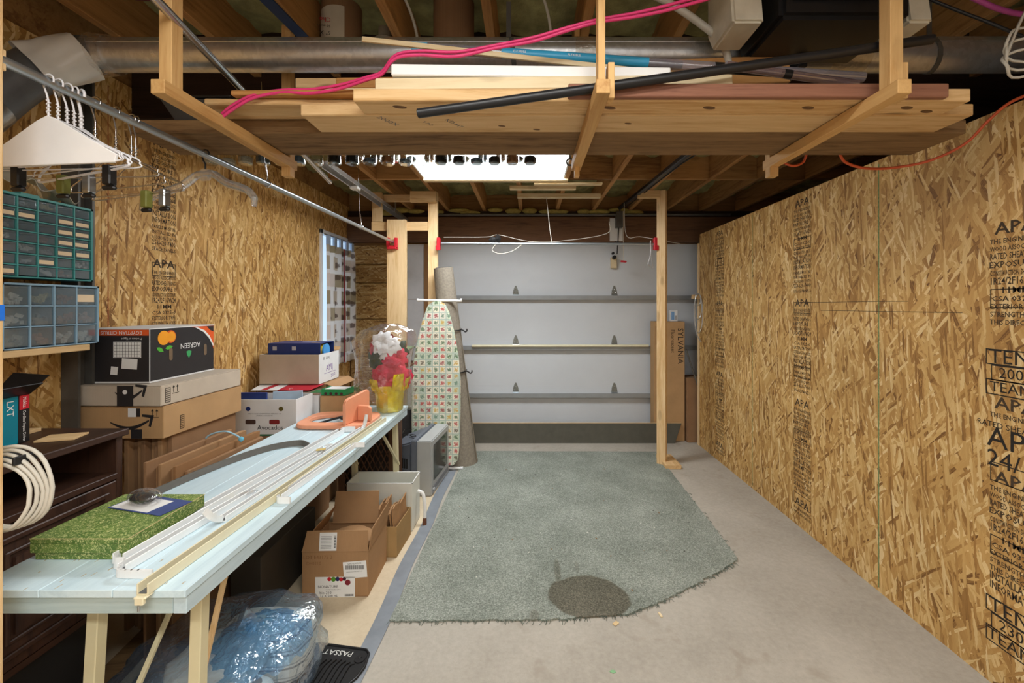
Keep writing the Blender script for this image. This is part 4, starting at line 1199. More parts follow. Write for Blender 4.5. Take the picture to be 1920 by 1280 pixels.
def drawer_cabinet(nm, lab, xf, y0, y1, z0, z1, cols, rows, frame_m, wall, labels, seed, fillp, sub_y=None):
    rn = random.Random(seed)
    t = thing(nm, lab, 'drawer cabinet', ((xf - .07), (y0 + y1) / 2, z0))
    dep = .15
    O('carcass', MB().box(xf - dep, xf - dep + .004, y0, y1, z0, z1).box(xf - dep, xf, y0, y0 + wall, z0, z1).box(xf - dep, xf, y1 - wall, y1, z0, z1).box(xf - dep, xf, y0, y1, z0, z0 + wall * .6).box(xf - dep, xf, y0, y1, z1 - wall, z1), frame_m, t)
    cw = (y1 - y0 - 2 * wall) / cols; rh = (z1 - z0 - 1.6 * wall) / rows
    dv = .0042
    for c in range(1, cols):
        y = y0 + wall + c * cw
        O('divider', MB().box(xf - dep, xf - .001, y - dv / 2, y + dv / 2, z0 + wall * .6, z1 - wall), frame_m, t)
    for r in range(1, rows):
        z = z0 + .6 * wall + r * rh
        O('shelf', MB().box(xf - dep, xf - .002, y0 + wall, y1 - wall, z - dv / 2, z + dv / 2), frame_m, t)
    for c in range(cols):
        for r in range(rows):
            a, b = y0 + wall + c * cw + dv, y0 + wall + (c + 1) * cw - dv
            q, s_ = z0 + .6 * wall + r * rh + dv, z0 + .6 * wall + (r + 1) * rh - dv
            xo = xf - .004 + rn.uniform(-.004, .003)
            mb = MB().box(xo - .10, xo, a, a + .0012, q, s_ - .004).box(xo - .10, xo, b - .0012, b, q, s_ - .004).box(xo - .10, xo, a, b, q, q + .0012).box(xo - .0016, xo, a, b, q, s_)
            d = O('drawer', mb, DRAWERCL, t)
            O('pull', MB().box(xo, xo + .007, a + (b - a) * .25, b - (b - a) * .25, s_ - .006, s_ - .004), DRAWERCL, d)
            if (c, r) in labels:
                O('paper_label', MB().box(xo, xo + .0008, a + .003, b - .003, q + (s_ - q) * .18, q + (s_ - q) * .62), LBL, d)
            if rn.random() < fillp:
                m = rn.choice(HARDW[:2] + HARDW[:4])
                mb = MB()
                for k in range(7 if rows > 4 else 11):
                    yy, zz = rn.uniform(a + .01, b - .01), q + .005 + rn.uniform(0, (s_ - q) * .4)
                    mb.beam((xo - .006, yy, zz), (xo - .016, yy + rn.uniform(-.02, .02), zz + rn.uniform(0, .012)), .006 if rows > 4 else .009, .009 if rows > 4 else .013)
                O('hardware', mb, m, d, kind='stuff')
    return t


lab = {(0, 5), (1, 5), (3, 5), (4, 5), (3, 4), (4, 4), (3, 3), (4, 3), (3, 2), (4, 2), (2, 1), (0, 0)}
drawer_cabinet('drawer_cabinet', 'teal small-parts cabinet with thirty-five tiny clear drawers on the left wall', -1.85, 1.475, 1.815, 1.553, 1.858, 5, 7, TEAL, .008, lab, 4, .45)
drawer_cabinet('drawer_cabinet', 'slate-blue small-parts cabinet with twelve larger clear drawers below the teal one', -1.82, 1.475, 1.81, 1.294, 1.532, 4, 3, SLATE, .007, {(3, 2)}, 9, 1.0)
O('cabinet_lug', MB().box(-1.93, -1.855, 1.56, 1.62, 1.859, 1.866), TEAL, label='thin teal plastic lid scrap on top of the teal drawer cabinet', cat='plastic scrap')
bgf = MB().grid(lambda u, v: (-1.97 + .13 * v + .012 * math.sin(u * 17), 1.40 + .36 * u, 1.862 + (.13 * math.sin(PI * min(1, u * 1.05)) * (1 - .75 * v) + .014 * math.sin(u * 23 + v * 9) + .012)), 26, 12)
O('plastic_bag', solidify(bgf, .002), BAGFILM, smooth=60, label='milky plastic bag lying on top of the teal drawer cabinet', cat='plastic bag')

hu = thing('dark_cabinet', 'dark walnut-stained cabinet with open shelf and panelled doors at lower left', 'cabinet', (-1.77, 1.2, 0))
O('top', MB().box(-1.99, -1.545, .72, 1.655, .952, .976), WALNUT_Y, hu, bevel=.003)
O('side_panel', MB().box(-1.98, -1.562, 1.62, 1.645, .33, .951), WALNUT_Z, hu, bevel=.002)
O('side_panel', MB().box(-1.98, -1.562, .73, .755, .33, .951), WALNUT_Z, hu, bevel=.002)
O('back_panel', MB().box(-1.985, -1.977, .756, 1.619, .33, .951), WALNUT_Z, hu)
O('open_shelf', MB().box(-1.975, -1.556, .756, 1.619, .795, .817), WALNUT_Y, hu, bevel=.002)
O('bottom_panel', MB().box(-1.975, -1.56, .756, 1.619, .33, .352), WALNUT_Y, hu)
O('plinth', MB().box(-1.95, -1.60, .80, 1.60, .0, .329), BLACKM, hu)
for y0, y1 in ((.76, 1.185), (1.19, 1.615)):
    d = O('door', MB().box(-1.575, -1.556, y0, y1, .356, .79), WALNUT_Z, hu, bevel=.003)
    cy, cz = (y0 + y1) / 2, .573
    for k, (w, h, t, dep) in enumerate(((.36, .37, .018, .008), (.27, .28, .012, .006))):
        o_ = [(w / 2, -h / 2), (w / 2, h / 2), (-w / 2, h / 2), (-w / 2, -h / 2)]
        i_ = [(x * (1 - 2 * t / w), y * (1 - 2 * t / h)) for x, y in o_]
        O('moulding', MB().ring(o_, i_, dep, frame((-1.556, cy, cz), (0, 1, 0), (0, 0, 1))), WALNUT_Z, d, bevel=.003)
    O('raised_panel', MB().box(-1.557, -1.550, cy - .115, cy + .115, cz - .12, cz + .12), WALNUT_Z, d, bevel=.005)
# things on the hutch
mk = thing('tool_carton', 'teal and black cordless tool carton with open flap on the dark cabinet', 'carton', (-1.76, 1.40, .976))
Mm = T(-1.80, 1.40, .978) @ R(3)
TEALC = plain('teal_carton', (0, 128, 150), .45, var=.04)
O('carton_body', MB().box(-.06, .06, -.12, .09, 0, .165), TEALC, mk, Mm, bevel=.002)
O('black_band', MB().box(.0602, .061, .055, .0895, .001, .164), BLACK, mk, Mm)
O('red_badge', MB().box(.0612, .0618, .058, .088, .115, .163), RED, mk, Mm)
fl = MB().add([(-.05, -.10, .166), (.055, -.10, .166), (.055, .085, .166), (-.05, .085, .166), (.0, -.10, .19), (.14, -.06, .215), (.14, .09, .225), (.0, .085, .20)], [(0, 1, 2, 3), (4, 5, 6, 7), (0, 1, 5, 4), (1, 2, 6, 5), (2, 3, 7, 6), (3, 0, 4, 7)])
O('open_flap', MB().add([(-.06, .09, .165), (.06, .09, .165), (.10, .115, .225), (-.02, .115, .235), (-.06, .092, .165), (.06, .092, .165), (.10, .118, .225), (-.02, .118, .235)], [(0, 1, 2, 3), (4, 7, 6, 5), (0, 4, 5, 1), (1, 5, 6, 2), (2, 6, 7, 3), (3, 7, 4, 0)]), BLACK, mk, Mm)
O('open_flap', MB().add([(.06, -.12, .165), (.06, .09, .165), (.115, .08, .205), (.115, -.12, .205), (.0615, -.12, .163), (.0615, .09, .163), (.1165, .08, .203), (.1165, -.12, .203)], [(0, 1, 2, 3), (4, 7, 6, 5), (0, 4, 5, 1), (1, 5, 6, 2), (2, 6, 7, 3), (3, 7, 4, 0)]), BLACK, mk, Mm)
text('Cordless Impact Driver', .0135, Mm @ frame((.0624, .072, .058), (0, 0, -1), (0, 1, 0)), WHITE, mk, sx=.82)
text('Makita', .017, Mm @ frame((.0626, .073, .139), (0, 0, -1), (0, 1, 0)), WHITE, mk, sx=.8)
text('LXT', .030, Mm @ frame((.0612, .03, .125), (0, 0, -1), (0, 1, 0)), WHITE, mk)
O('wood_offcut', MB().box(-.055, .055, -.04, .04, 0, .007), PINE_X, M=T(-1.665, 1.525, .9765) @ R(18), label='small square plywood offcut lying on the dark cabinet', cat='wood offcut', bevel=.001)
O('wood_offcut', MB().box(-.02, .02, -.035, .035, 0, .012), PINE_X, M=T(-1.86, 1.58, .9765) @ R(5), label='little wood block behind the tool carton', cat='wood offcut', bevel=.001)

# ================================================================ cartons
def carton(nm, lab, M, w, d, h, mat, tape=True, group=None, seam=True, cat='carton', flapmat=None):
    """closed box: local x in +-w/2, y in 0..d, z in 0..h"""
    t = thing(nm, lab, cat, M, group)
    O('box_body', MB().box(-w / 2, w / 2, 0, d, 0, h - .004), mat, t, M, bevel=.003)
    for s_ in (-1, 1):
        a, b = (-w / 2 + .001, -.0012) if s_ < 0 else (.0012, w / 2 - .001)
        O('top_flap', MB().box(a, b, .001, d - .001, h - .004, h), flapmat or mat, t, M, bevel=.001)
    if tape: O('tape_strip', MB().box(-.024, .024, -.0006, d + .0006, h, h + .0007).box(-.024, .024, -.0007, 0, h - .06, h + .0005), TAPE, t, M)
    return t


def panel(mb, pts, t=.004):
    """thin board through four corners"""
    p = [Vector(q) for q in pts]
    n = (p[1] - p[0]).cross(p[3] - p[0]).normalized() * t
    return mb.add(p + [q + n for q in p], [(3, 2, 1, 0), (4, 5, 6, 7), (0, 1, 5, 4), (1, 2, 6, 5), (2, 3, 7, 6), (3, 0, 4, 7)])


def open_box(nm, lab, M, w, d, h, mat, flaps=(), th=.004, cat='box', flapmat=None):
    t = thing(nm, lab, cat, M)
    O('front_panel', MB().box(-w / 2, w / 2, 0, th, 0, h), mat, t, M, bevel=.001)
    O('rear_panel', MB().box(-w / 2, w / 2, d - th, d, 0, h), mat, t, M, bevel=.001)
    O('side_panel', MB().box(-w / 2, -w / 2 + th, th, d - th, 0, h), mat, t, M, bevel=.001)
    O('side_panel', MB().box(w / 2 - th, w / 2, th, d - th, 0, h), mat, t, M, bevel=.001)
    O('base', MB().box(-w / 2, w / 2, 0, d, 0, th), mat, t, M)
    for pts in flaps:
        O('flap', panel(MB(), pts), flapmat or mat, t, M, bevel=.001)
    return t


BLK = plain('black_card', (42, 40, 42), .55, var=.08)
ORG = plain('orange_print', (226, 92, 34), .6, var=.03)
ORG2 = plain('orange_fruit', (246, 164, 36), .5, var=.06)
LEAFG = plain('print_green', (82, 180, 60), .6, var=.05)
PWHITE = plain('print_white', (232, 232, 230), .7, var=.02)
NAVY = plain('navy_card', (36, 56, 120), .45, var=.06)

# folded cardboard bundles
for nm, lab, n, x0, dx, y0, y1, h in (('flat_carton', 'flattened brown carton standing in the stack under the shipping boxes', 8, -1.80, .025, 1.90, 2.34, .866), ):
    for k in range(n):
        o = O(nm, MB().box(-.009, .009, 0, (y1 - y0) - .02 * (k % 3), 0, h), CARD_D if k % 2 else CARD, M=T(x0 + dx * k + .01, y0 + .012 * ((k * 5) % 3), .0), label=lab, cat='carton', group='flattened cartons under the shipping boxes', bevel=.001)
        o['label'] = 'flattened brown carton standing under the shipping boxes, %s from the wall' % ORD[k]
for k in range(10):
    hgt = .805 - .011 * ((k * 7) % 4) - .002 * k
    O('flat_carton', MB().add([(-.006, 0, 0), (.006, 0, 0), (.006, .5, 0), (-.006, .5, 0), (-.006, 0, hgt - .012 * ((k * 3) % 3)), (.006, 0, hgt), (.006, .5 + .02 * (k % 3), hgt - .01), (-.006, .5, hgt - .004)], [(0, 3, 2, 1), (4, 5, 6, 7), (0, 1, 5, 4), (1, 2, 6, 5), (2, 3, 7, 6), (3, 0, 4, 7)]), (CARD_D, CARD, EDGECARD)[k % 3], M=T(-1.568 + .0152 * k, 1.745 + .014 * ((k * 3) % 4), .003) @ R(-.6), label='flattened carton in the string-tied bundle behind the table, %s from the tabletop' % ORD[9 - k], cat='carton', group='flattened cartons tied with blue string', bevel=.0015)
bs = thing('blue_string', 'loop of blue string tied round the bundle of flattened cartons', 'string', (-1.5, 2.1, .75))
O('string_loop', MB().tube(bez([(-1.585, 2.08, .76), (-1.56, 2.08, .815), (-1.49, 2.09, .835), (-1.44, 2.10, .815), (-1.415, 2.11, .79)], 5), .004, 6), plain('sky_blue_string', (150, 190, 208), .8), bs, smooth=60)
O('knot', MB().lathe([(.002, -.012), (.012, -.004), (.012, .006), (.002, .014)], 8, T(-1.418, 2.11, .79)), plain('sky_blue_knot', (110, 186, 214), .8), bs, smooth=60)

# shipping boxes
M2 = T(-1.785, 1.865, .868) @ R(-.6)
s2 = carton('shipping_box', 'deep shipping box with black smile print, lower one of the pair', M2, .385, .50, .142, CARD_L, tape=False)
def smile(parent, M, cx, cz, w, m=BLK):
    pts = []; n = 16
    for i in range(n + 1):
        t = i / n
        pts.append((cx - w / 2 + w * t, cz - .032 * math.sin(PI * t) + .008 * t, .004 + .009 * math.sin(PI * min(1, t * .9))))
    mb = MB()
    top = [(x, z + r) for x, z, r in pts]; bot = [(x, z - r * .2) for x, z, r in reversed(pts)]
    mb.prism(top + bot, .0006, M)
    ax, az = pts[-1][0], pts[-1][1]
    mb.prism([(ax - .03, az + .030), (ax + .022, az + .026), (ax + .008, az - .026), (ax - .002, az - .022), (ax + .006, az + .014), (ax - .03, az + .02)], .0006, M)
    O('smile_print', mb, m, parent, recalc=True)
F2 = M2 @ frame((0, -.0004, 0), (1, 0, 0), (0, 0, 1))
smile(s2, F2, .045, .07, .17)
decal('dark_tape', F2 @ T(.075, .022, 0), .048, .04, BLK, s2)
decal('worn_patch', F2 @ T(.055, .115, 0), .035, .038, CARD_WH, s2)
decal('dark_tape', F2 @ T(.082, .115, 0), .016, .036, BLK, s2)


def arrows(parent, M, s_=1):
    for dx in (-.010, .010):
        O('arrow_print', MB().prism([(dx - .0012, 0), (dx + .0012, 0), (dx + .0012, .022), (dx + .006, .022), (dx, .032), (dx - .006, .022), (dx - .0012, .022)], .0006, M @ T(0, .004, 0)), INK, parent)
    O('arrow_print', MB().box(-.018, .018, -.001, .001, 0, .0006, 0, M), INK, parent)


def ladder(parent, M, w=.022, h=.06):
    mb = MB()
    for k in range(8): mb.box(-w / 2, w / 2, h * k / 7 - .0012, h * k / 7 + .0012, 0, .0006, 0, M)
    mb.box(-w / 2, -w / 2 + .0016, 0, h, 0, .0006, 0, M).box(w / 2 - .0016, w / 2, 0, h, 0, .0006, 0, M)
    O('bar_print', mb, INK, parent)


arrows(s2, F2 @ T(.155, .095, 0))
G2 = M2 @ frame((.193, 0, 0), (0, 1, 0), (0, 0, 1))
ladder(s2, G2 @ T(.10, .02, 0))
M1 = T(-1.785, 1.855, 1.013) @ R(-1.2)
s1 = carton('shipping_box', 'shallow shipping box with black printed tape, upper one of the pair', M1, .385, .50, .09, CARD_W, tape=False)
F1 = M1 @ frame((0, -.0004, 0), (1, 0, 0), (0, 0, 1))
smile(s1, F1, .05, .058, .12)
decal('printed_tape', F1 @ T(.035, .045, .0007), .072, .088, BLK, s1)
O('play_disc', MB().lathe([(.010, 0), (.010, .0006)], 16, F1 @ T(.035, .062, .0014)), PWHITE, s1)
G1 = M1 @ frame((.193, 0, 0), (0, 1, 0), (0, 0, 1))
ladder(s1, G1 @ T(.035, .012, 0), .026, .062)
arrows(s1, G1 @ T(.075, .045, 0))

# black fruit box (upside down)
Mf = T(-1.83, 1.90, 1.106) @ R(1.0)
fb = thing('fruit_box', 'black citrus fruit box with orange stripe and upside-down lettering', 'fruit box', Mf)
WFB, DFB, HFB = .285, .40, .242
O('box_body', MB().box(-WFB / 2, WFB / 2, 0, DFB, 0, HFB), BLK, fb, Mf, bevel=.003)
O('pale_edge', MB().box(-WFB / 2 - .001, WFB / 2 + .001, -.001, DFB + .001, -.001, .006), CARD_WH, fb, Mf)
O('top_rim', MB().box(-WFB / 2 - .001, WFB / 2 + .001, -.001, DFB + .001, HFB - .004, HFB + .001), CARD_WH, fb, Mf)
O('corner_edge', MB().box(WFB / 2 - .001, WFB / 2 + .0008, -.0008, .002, .004, HFB), CARD_WH, fb, Mf)
FF = Mf @ frame((0, -.0006, 0), (1, 0, 0), (0, 0, 1))
FS = Mf @ frame((WFB / 2 + .0006, 0, 0), (0, 1, 0), (0, 0, 1))
decal('orange_band', FF @ T(-.001, HFB - .018, 0), WFB - .004, .026, ORG, fb)
text('EGYPTIAN CITRUS', .022, FF @ T(.02, HFB - .018, .0012) @ R(180), PWHITE, fb, sx=1.0)
text('Produce of Egypt', .013, FF @ T(.065, HFB - .045, .0008) @ R(180), PWHITE, fb)
decal('table_label', FF @ T(.045, .148, 0), .122, .072, PWHITE, fb)
mb = MB()
for k in range(6): mb.box(-.058, .058, -.033 + k * .0132 - .0006, -.033 + k * .0132 + .0006, .0006, .0011, 0, FF @ T(.045, .148, 0))
for k in range(10): mb.box(-.058 + k * .0128 - .0005, -.058 + k * .0128 + .0005, -.033, .033, .0006, .0011, 0, FF @ T(.045, .148, 0))
O('grid_print', mb, INK, fb, recalc=False, kind='stuff')
decal('paper_label', FF @ T(.055, .085, 0) @ R(-4), .068, .046, PWHITE, fb)
decal('paper_label', FF @ T(-.012, .055, 0) @ R(-6), .03, .036, PWHITE, fb)
# end panel artwork
O('orange_swoosh', MB().prism([(.24, HFB - .004), (.396, HFB - .006), (.396, .11), (.385, .14), (.365, .175), (.335, .205), (.29, .228)], .0006, FS), ORG, fb)
O('white_swoosh', MB().prism([(.262, .236), (.275, .236), (.33, .216), (.365, .185), (.393, .14), (.393, .125), (.362, .172), (.325, .206)], .0012, FS), PWHITE, fb)
O('dark_swoosh', MB().prism([(.345, .236), (.394, .235), (.394, .205), (.37, .215)], .0012, FS), BLK, fb)
for cx, cy, r, m in ((.075, .195, .033, ORG2), (.115, .198, .030, ORG)):
    O('orange_print', MB().lathe([(r, 0), (r, .0007)], 24, FS @ T(cx, cy, .0002 if m is ORG2 else 0)), m, fb)
O('orange_slice', MB().lathe([(.024, 0), (.024, .001)], 20, FS @ T(.118, .198, 0)), ORG2, fb)
for px, py, a in ((.055, .142, 60), (.105, .148, 100)):
    O('leaf_print', MB().prism([(0, -.022), (.009, -.006), (.008, .01), (0, .022), (-.008, .01), (-.009, -.006)], .0007, FS @ T(px, py, 0) @ R(a)), LEAFG, fb)
text('AGREEN', .036, FS @ T(.235, .148, .0008) @ R(180), PWHITE, fb, sx=.95)
O('leaf_print', MB().prism([(0, -.02), (.012, -.004), (.016, .012), (0, .018), (-.016, .012), (-.012, -.004)], .0007, FS @ T(.225, .105, 0)), plain('emerald_print', (60, 160, 96), .6), fb)
for px in (.115, .335):
    O('hand_hole', MB().prism(rrect(.020, .058, .0095), .0008, FS @ T(px, .115, 0)), plain('hole_tan%d' % int(px * 100), (120, 100, 78), .9), fb)  # slots are flat tan patches on the black side

# boxes behind the table
carton('moving_carton', 'big brown carton on the floor hidden behind the tabletop', T(-1.64, 2.5, 0.003), .43, .56, .652, CARD_D)
carton('moving_carton', 'lower brown carton on the floor below the red-flapped box', T(-1.70, 3.08, 0.003), .48, .40, .445, CARD_D)
Ma = T(-1.605, 2.60, .657)
av = open_box('avocado_box', 'white avocado box with round holes and dark lettering', Ma, .385, .20, .222, CARD_WH, flaps=[[(-.1925, 0, 0), (-.26, -.03, 0), (-.26, -.03, .1), (-.1925, 0, .1)]])
FA = Ma @ frame((0, -.0006, 0), (1, 0, 0), (0, 0, 1))
text('Avocados', .040, FA @ T(.035, .05, .0008), INK, av)
text('OPEN TO AVOID CONDENSATION  KEEP AT 5C / 41F', .0085, FA @ T(.0, .135, .0008), INK, av)
text('STORE IN A COOL PLACE', .0085, FA @ T(.0, .123, .0008), INK, av)
for px, m in ((-.10, NAVY), (.10, plain('dark_yellow_hole', (96, 84, 30), .8))):
    O('round_hole', MB().lathe([(.014, 0), (.014, .0008)], 20, FA @ T(px, .165, 0)), m, av)
for px, m in ((-.085, plain('hole_brown', (74, 52, 44), .8)), (.06, plain('hole_red', (130, 36, 36), .8))):
    O('hand_hole', MB().prism(rrect(.062, .028, .008), .0008, FA @ T(px, .085, 0)), m, av)
O('green_base', MB().box(-.10, .18, -.0012, -.0002, .001, .010), plain('green_band', (56, 116, 78), .6), av, Ma)
O('blue_folder', MB().box(-1.79, -1.62, 2.64, 2.655, .665, .912), NAVY, label='blue folder edge sticking up in the avocado box', cat='folder', bevel=.001)
O('pale_folder', MB().box(-.085, .085, 0, .01, 0, .245), plain('pale_blue_paper', (176, 200, 222), .7), M=T(-1.52, 2.70, .664) @ R(14) @ R(0, 'X'), label='pale blue paper standing in the avocado box', cat='paper', bevel=.001)
Mw = T(-1.505, 2.825, .657)
wc_ = carton('fruit_carton', 'white carton with red and green printed lid behind the avocado box', Mw, .24, .215, .205, CARD_WH, tape=False, flapmat=plain('brown_print_lid', (120, 96, 80), .6, var=.4, nscale=30))
O('lid_print', MB().box(-.118, -.03, .002, .21, .2052, .206), RED, wc_, Mw)
O('lid_print', MB().box(.03, .118, .06, .16, .2052, .206), plain('lid_green', (44, 110, 60), .6), wc_, Mw)
FWc = Mw @ frame((.1206, 0, 0), (0, 1, 0), (0, 0, 1))
mb = MB()
for k in range(14): mb.box(.09, .115, .05 + k * .007, .05 + k * .007 + (.002 if k % 3 else .004), 0, .0006, 0, FWc)
O('barcode', mb, INK, wc_, recalc=False, kind='stuff')
text('88011', .018, FWc @ T(.04, .12, .0005) @ R(-90), INK, wc_)
Mb = T(-1.695, 3.08, .451)
bx_ = carton('red_flap_box', 'brown box with an open red lettered flap under the white box', Mb, .47, .38, .432, CARD, tape=False)
REDC = plain('red_carton', (178, 34, 50), .55, var=.05)
O('red_flap', panel(MB(), [(-.02, -.16, .418), (.20, -.17, .420), (.225, .01, .433), (-.02, .01, .433)], .003), REDC, bx_, Mb)
O('red_flap', panel(MB(), [(-.21, -.15, .416), (-.025, -.16, .418), (-.025, .01, .433), (-.23, .01, .433)], .003), CARD_WH, bx_, Mb)
O('red_stripe', panel(MB(), [(-.14, -.153, .4215), (-.10, -.155, .4215), (-.08, .008, .4368), (-.12, .008, .4368)], .0008), REDC, bx_, Mb)
text('BOSSO', .032, Mb @ frame((.09, -.125, .4245), (-1, .02, 0), (0, -1, -.08)), PWHITE, bx_)
O('side_flap', panel(MB(), [(.235, .0, .432), (.30, .02, .40), (.30, .36, .40), (.235, .38, .432)], .004), CARD, bx_, Mb)
Mj = T(-1.708, 3.05, .888)
am = open_box('document_box', 'grey-white cardboard box with purple handwriting on its end', Mj, .425, .32, .212, CARD_W, flaps=[[(-.2125, .32, .212), (.2125, .32, .212), (.2125, .36, .235), (-.2125, .36, .235)]], flapmat=CARD_L)
FJ = Mj @ frame((.2131, 0, 0), (0, 1, 0), (0, 0, 1))
decal('white_face', FJ @ T(.16, .106, 0), .318, .21, CARD_WH, am)
PEN = plain('purple_pen', (110, 70, 150), .7)
text('AMJ', .065, FJ @ T(.16, .10, .001) @ R(4), PEN, am)
text('2010', .035, FJ @ T(.22, .035, .001) @ R(6), PEN, am)
O('pen_line', MB().box(.08, .26, .062, .065, .0006, .001, 0, FJ), PEN, am)
text('3E  LAN', .03, FJ @ T(.11, .175, .001), INK, am)
Mbl = T(-1.70, 3.10, 1.055)
bl = thing('blue_box', 'dark blue game box lying open-ended in the white box', 'box', Mbl)
O('top_sheet', MB().box(-.19, .19, 0, .22, .118, .122), NAVY, bl, Mbl, bevel=.001)
O('front_sheet', MB().box(-.19, .19, 0, .004, 0, .118), NAVY, bl, Mbl)
O('rear_sheet', MB().box(-.19, .19, .216, .22, 0, .118), NAVY, bl, Mbl)
O('base_sheet', MB().box(-.19, .19, 0, .22, 0, .004), NAVY, bl, Mbl)
O('blue_roll', MB().tube([(.02, .11, .06), (.186, .11, .06)], .052, 20), plain('sky_roll', (70, 150, 214), .5), bl, Mbl, smooth=50)
O('yellow_band', MB().tube([(.15, .11, .06), (.175, .11, .06)], .0535, 20), plain('yellow_band', (232, 200, 60), .5), bl, Mbl, smooth=50)
text('PRESTIGE', .03, Mbl @ frame((.02, .10, .1226), (1, .1, 0), (-.1, 1, 0)), PWHITE, bl) if False else None
for px, w in ((-.14, .03), (.0, .03)):
    decal('pale_emblem', Mbl @ frame((px, -.0006, .085), (1, 0, 0), (0, 0, 1)), w, .028, plain('emblem%d' % int(w * px * 1e4), (190, 190, 200), .6), bl)
decal('pale_print', Mbl @ frame((.05, .12, .1224), (1, 0, 0), (0, 1, 0)), .10, .02, PWHITE, bl)
decal('pale_print', Mbl @ frame((.13, .06, .1224), (1, 0, 0), (0, 1, 0)), .06, .025, plain('gold_print', (190, 150, 70), .5), bl)
# ================================================================ the pale blue trestle table
PB = wood('pale_blue_painted_wood', (203, 223, 231), (186, 208, 218), 'Y', .45, .0, 1, .25)
PBX = wood('pale_blue_paint_end', (192, 210, 210), (174, 194, 196), 'X', .5, .0, 1, .2)
LEGM = plain('cream_painted_leg', (214, 206, 170), .5, var=.06, nscale=8)
tb = thing('work_table', 'long pale blue painted plank table with cream splayed legs', 'table', (-1.13, 2.05, 0))
xs = [-1.405, -1.222, -1.038, -.855]
for k in range(3):
    O('top_plank', MB().box(xs[k] + .0006, xs[k + 1] - .0006, 1.065, 3.04, .72, .74), PB, tb, bevel=.0015)
O('end_apron', MB().box(-1.385, -.893, 1.072, 1.095, .676, .7195), PBX, tb, bevel=.0015)
O('side_apron', MB().box(-.892, -.858, 1.072, 3.03, .676, .7195), PB, tb, bevel=.0015)
O('side_apron', MB().box(-1.402, -1.38, 1.072, 3.03, .676, .7195), PB, tb, bevel=.0015)
O('end_apron', MB().box(-1.385, -.893, 3.01, 3.03, .676, .7195), PBX, tb, bevel=.0015)
for x, s_ in ((-1.205, -1), (-.92, 1)):
    O('leg', MB().beam((x, 1.20, .675), (x + .005 * s_, 1.165, .0), .032, .032, up=(0, 1, 0)), LEGM, tb, bevel=.002)
    O('leg', MB().beam((x + .01, 2.92, .675), (x + .01, 2.965, .0), .03, .04, up=(0, 1, 0)), LEGM, tb, bevel=.002)
    O('brace', MB().beam((x + .03, 2.94, .36), (x + .02, 2.60, .69), .016, .012), LEGM, tb, bevel=.001)
O('brace', MB().beam((-1.175, 1.20, .20), (-1.165, 1.58, .69), .014, .012), LEGM, tb, bevel=.001)
O('brace', MB().beam((-.955, 1.215, .28), (-.965, 1.40, .69), .014, .012), PINE_Z, tb, bevel=.001)
O('leg_rail', MB().box(-1.187, -.938, 1.175, 1.20, .10, .13), LEGM, tb, bevel=.001)
rt = random.Random(8)
mb = MB()
for k in range(24):
    x, y = rt.uniform(-1.38, -.87), (rt.uniform(1.07, 1.2) if k < 22 else rt.uniform(1.1, 2.2))
    mb.box(-rt.uniform(.0005, .002), .001, -rt.uniform(.003, .014), .003, .7400, .7404, 0, T(x, y, 0) @ R(rt.uniform(-6, 6)))
O('paint_chips', mb, plain('bare_wood_chip', (176, 160, 128), .8, var=.25), tb, recalc=False, kind='stuff')

# green marbled box
def marbled():
    n = NT('green_marbled_paper')
    v = n.coord()
    f = n.noise(v, 90, 4, .75, 2.5)
    f2 = n.noise(v, 16, 3, .6, 1)
    col = n.ramp(f2, [(.3, srgb(72, 106, 42)), (.7, srgb(106, 134, 60))])
    col = n.mix(n.ramp(f, [(.53, (0, 0, 0)), (.59, (1, 1, 1))]), col, srgb(206, 210, 144))
    return n.fin(col, .6)


GM = marbled()
gb = thing('green_box', 'flat green marbled cardboard box on the near end of the table', 'box', (-1.25, 1.19, .7405))
O('box_base', MB().box(-1.378, -1.118, 1.192, 1.462, .7405, .785), GM, gb, bevel=.002)
O('lid_top', MB().box(-1.386, -1.112, 1.186, 1.468, .7875, .803), GM, gb, bevel=.002)
O('lid_skirt', MB().box(-1.3855, -1.1125, 1.1865, 1.4675, .762, .7872), GM, gb, bevel=.001)
O('worn_edge', MB().box(-1.386, -1.112, 1.1855, 1.1862, .8012, .8034).box(-1.1122, -1.1114, 1.186, 1.468, .8012, .8034), plain('worn_card_edge', (196, 180, 128), .8, var=.2, nscale=40), gb, recalc=False)
ms = thing('blister_pack', 'black mouse-shaped item in a clear blister on a blue card', 'blister pack', (-1.2, 1.38, .804))
Mc = T(-1.225, 1.385, .8045) @ R(-14)
O('backing_card', MB().box(-.11, .11, -.05, .05, 0, .0012), plain('navy_card_back', (66, 84, 138), .5), ms, Mc)
O('white_print', MB().box(-.105, .05, -.045, .035, .0012, .0016), PWHITE, ms, Mc)
def blob(rx, ry, rz, M, n=16, m=10, flat=.0):
    prof = [(max(.02, math.sin(PI * t / m)), -math.cos(PI * t / m)) for t in range(m + 1)]
    mb = MB(); mb.lathe(prof, n, M @ Matrix.Diagonal((rx, ry, rz, 1)))
    return mb
O('black_item', blob(.045, .026, .017, T(-.035, .0, .018)), BLACK, ms, Mc, smooth=60)
O('clear_blister', blob(.06, .036, .027, T(-.025, .0, .022)), FILM, ms, Mc, smooth=60)

# curtain rails
def rail_prof(w, h, t):
    return [(-w / 2, 0), (w / 2, 0), (w / 2, h), (w / 2 - t, h), (w / 2 - t, t), (-w / 2 + t, t), (-w / 2 + t, h), (-w / 2, h)]


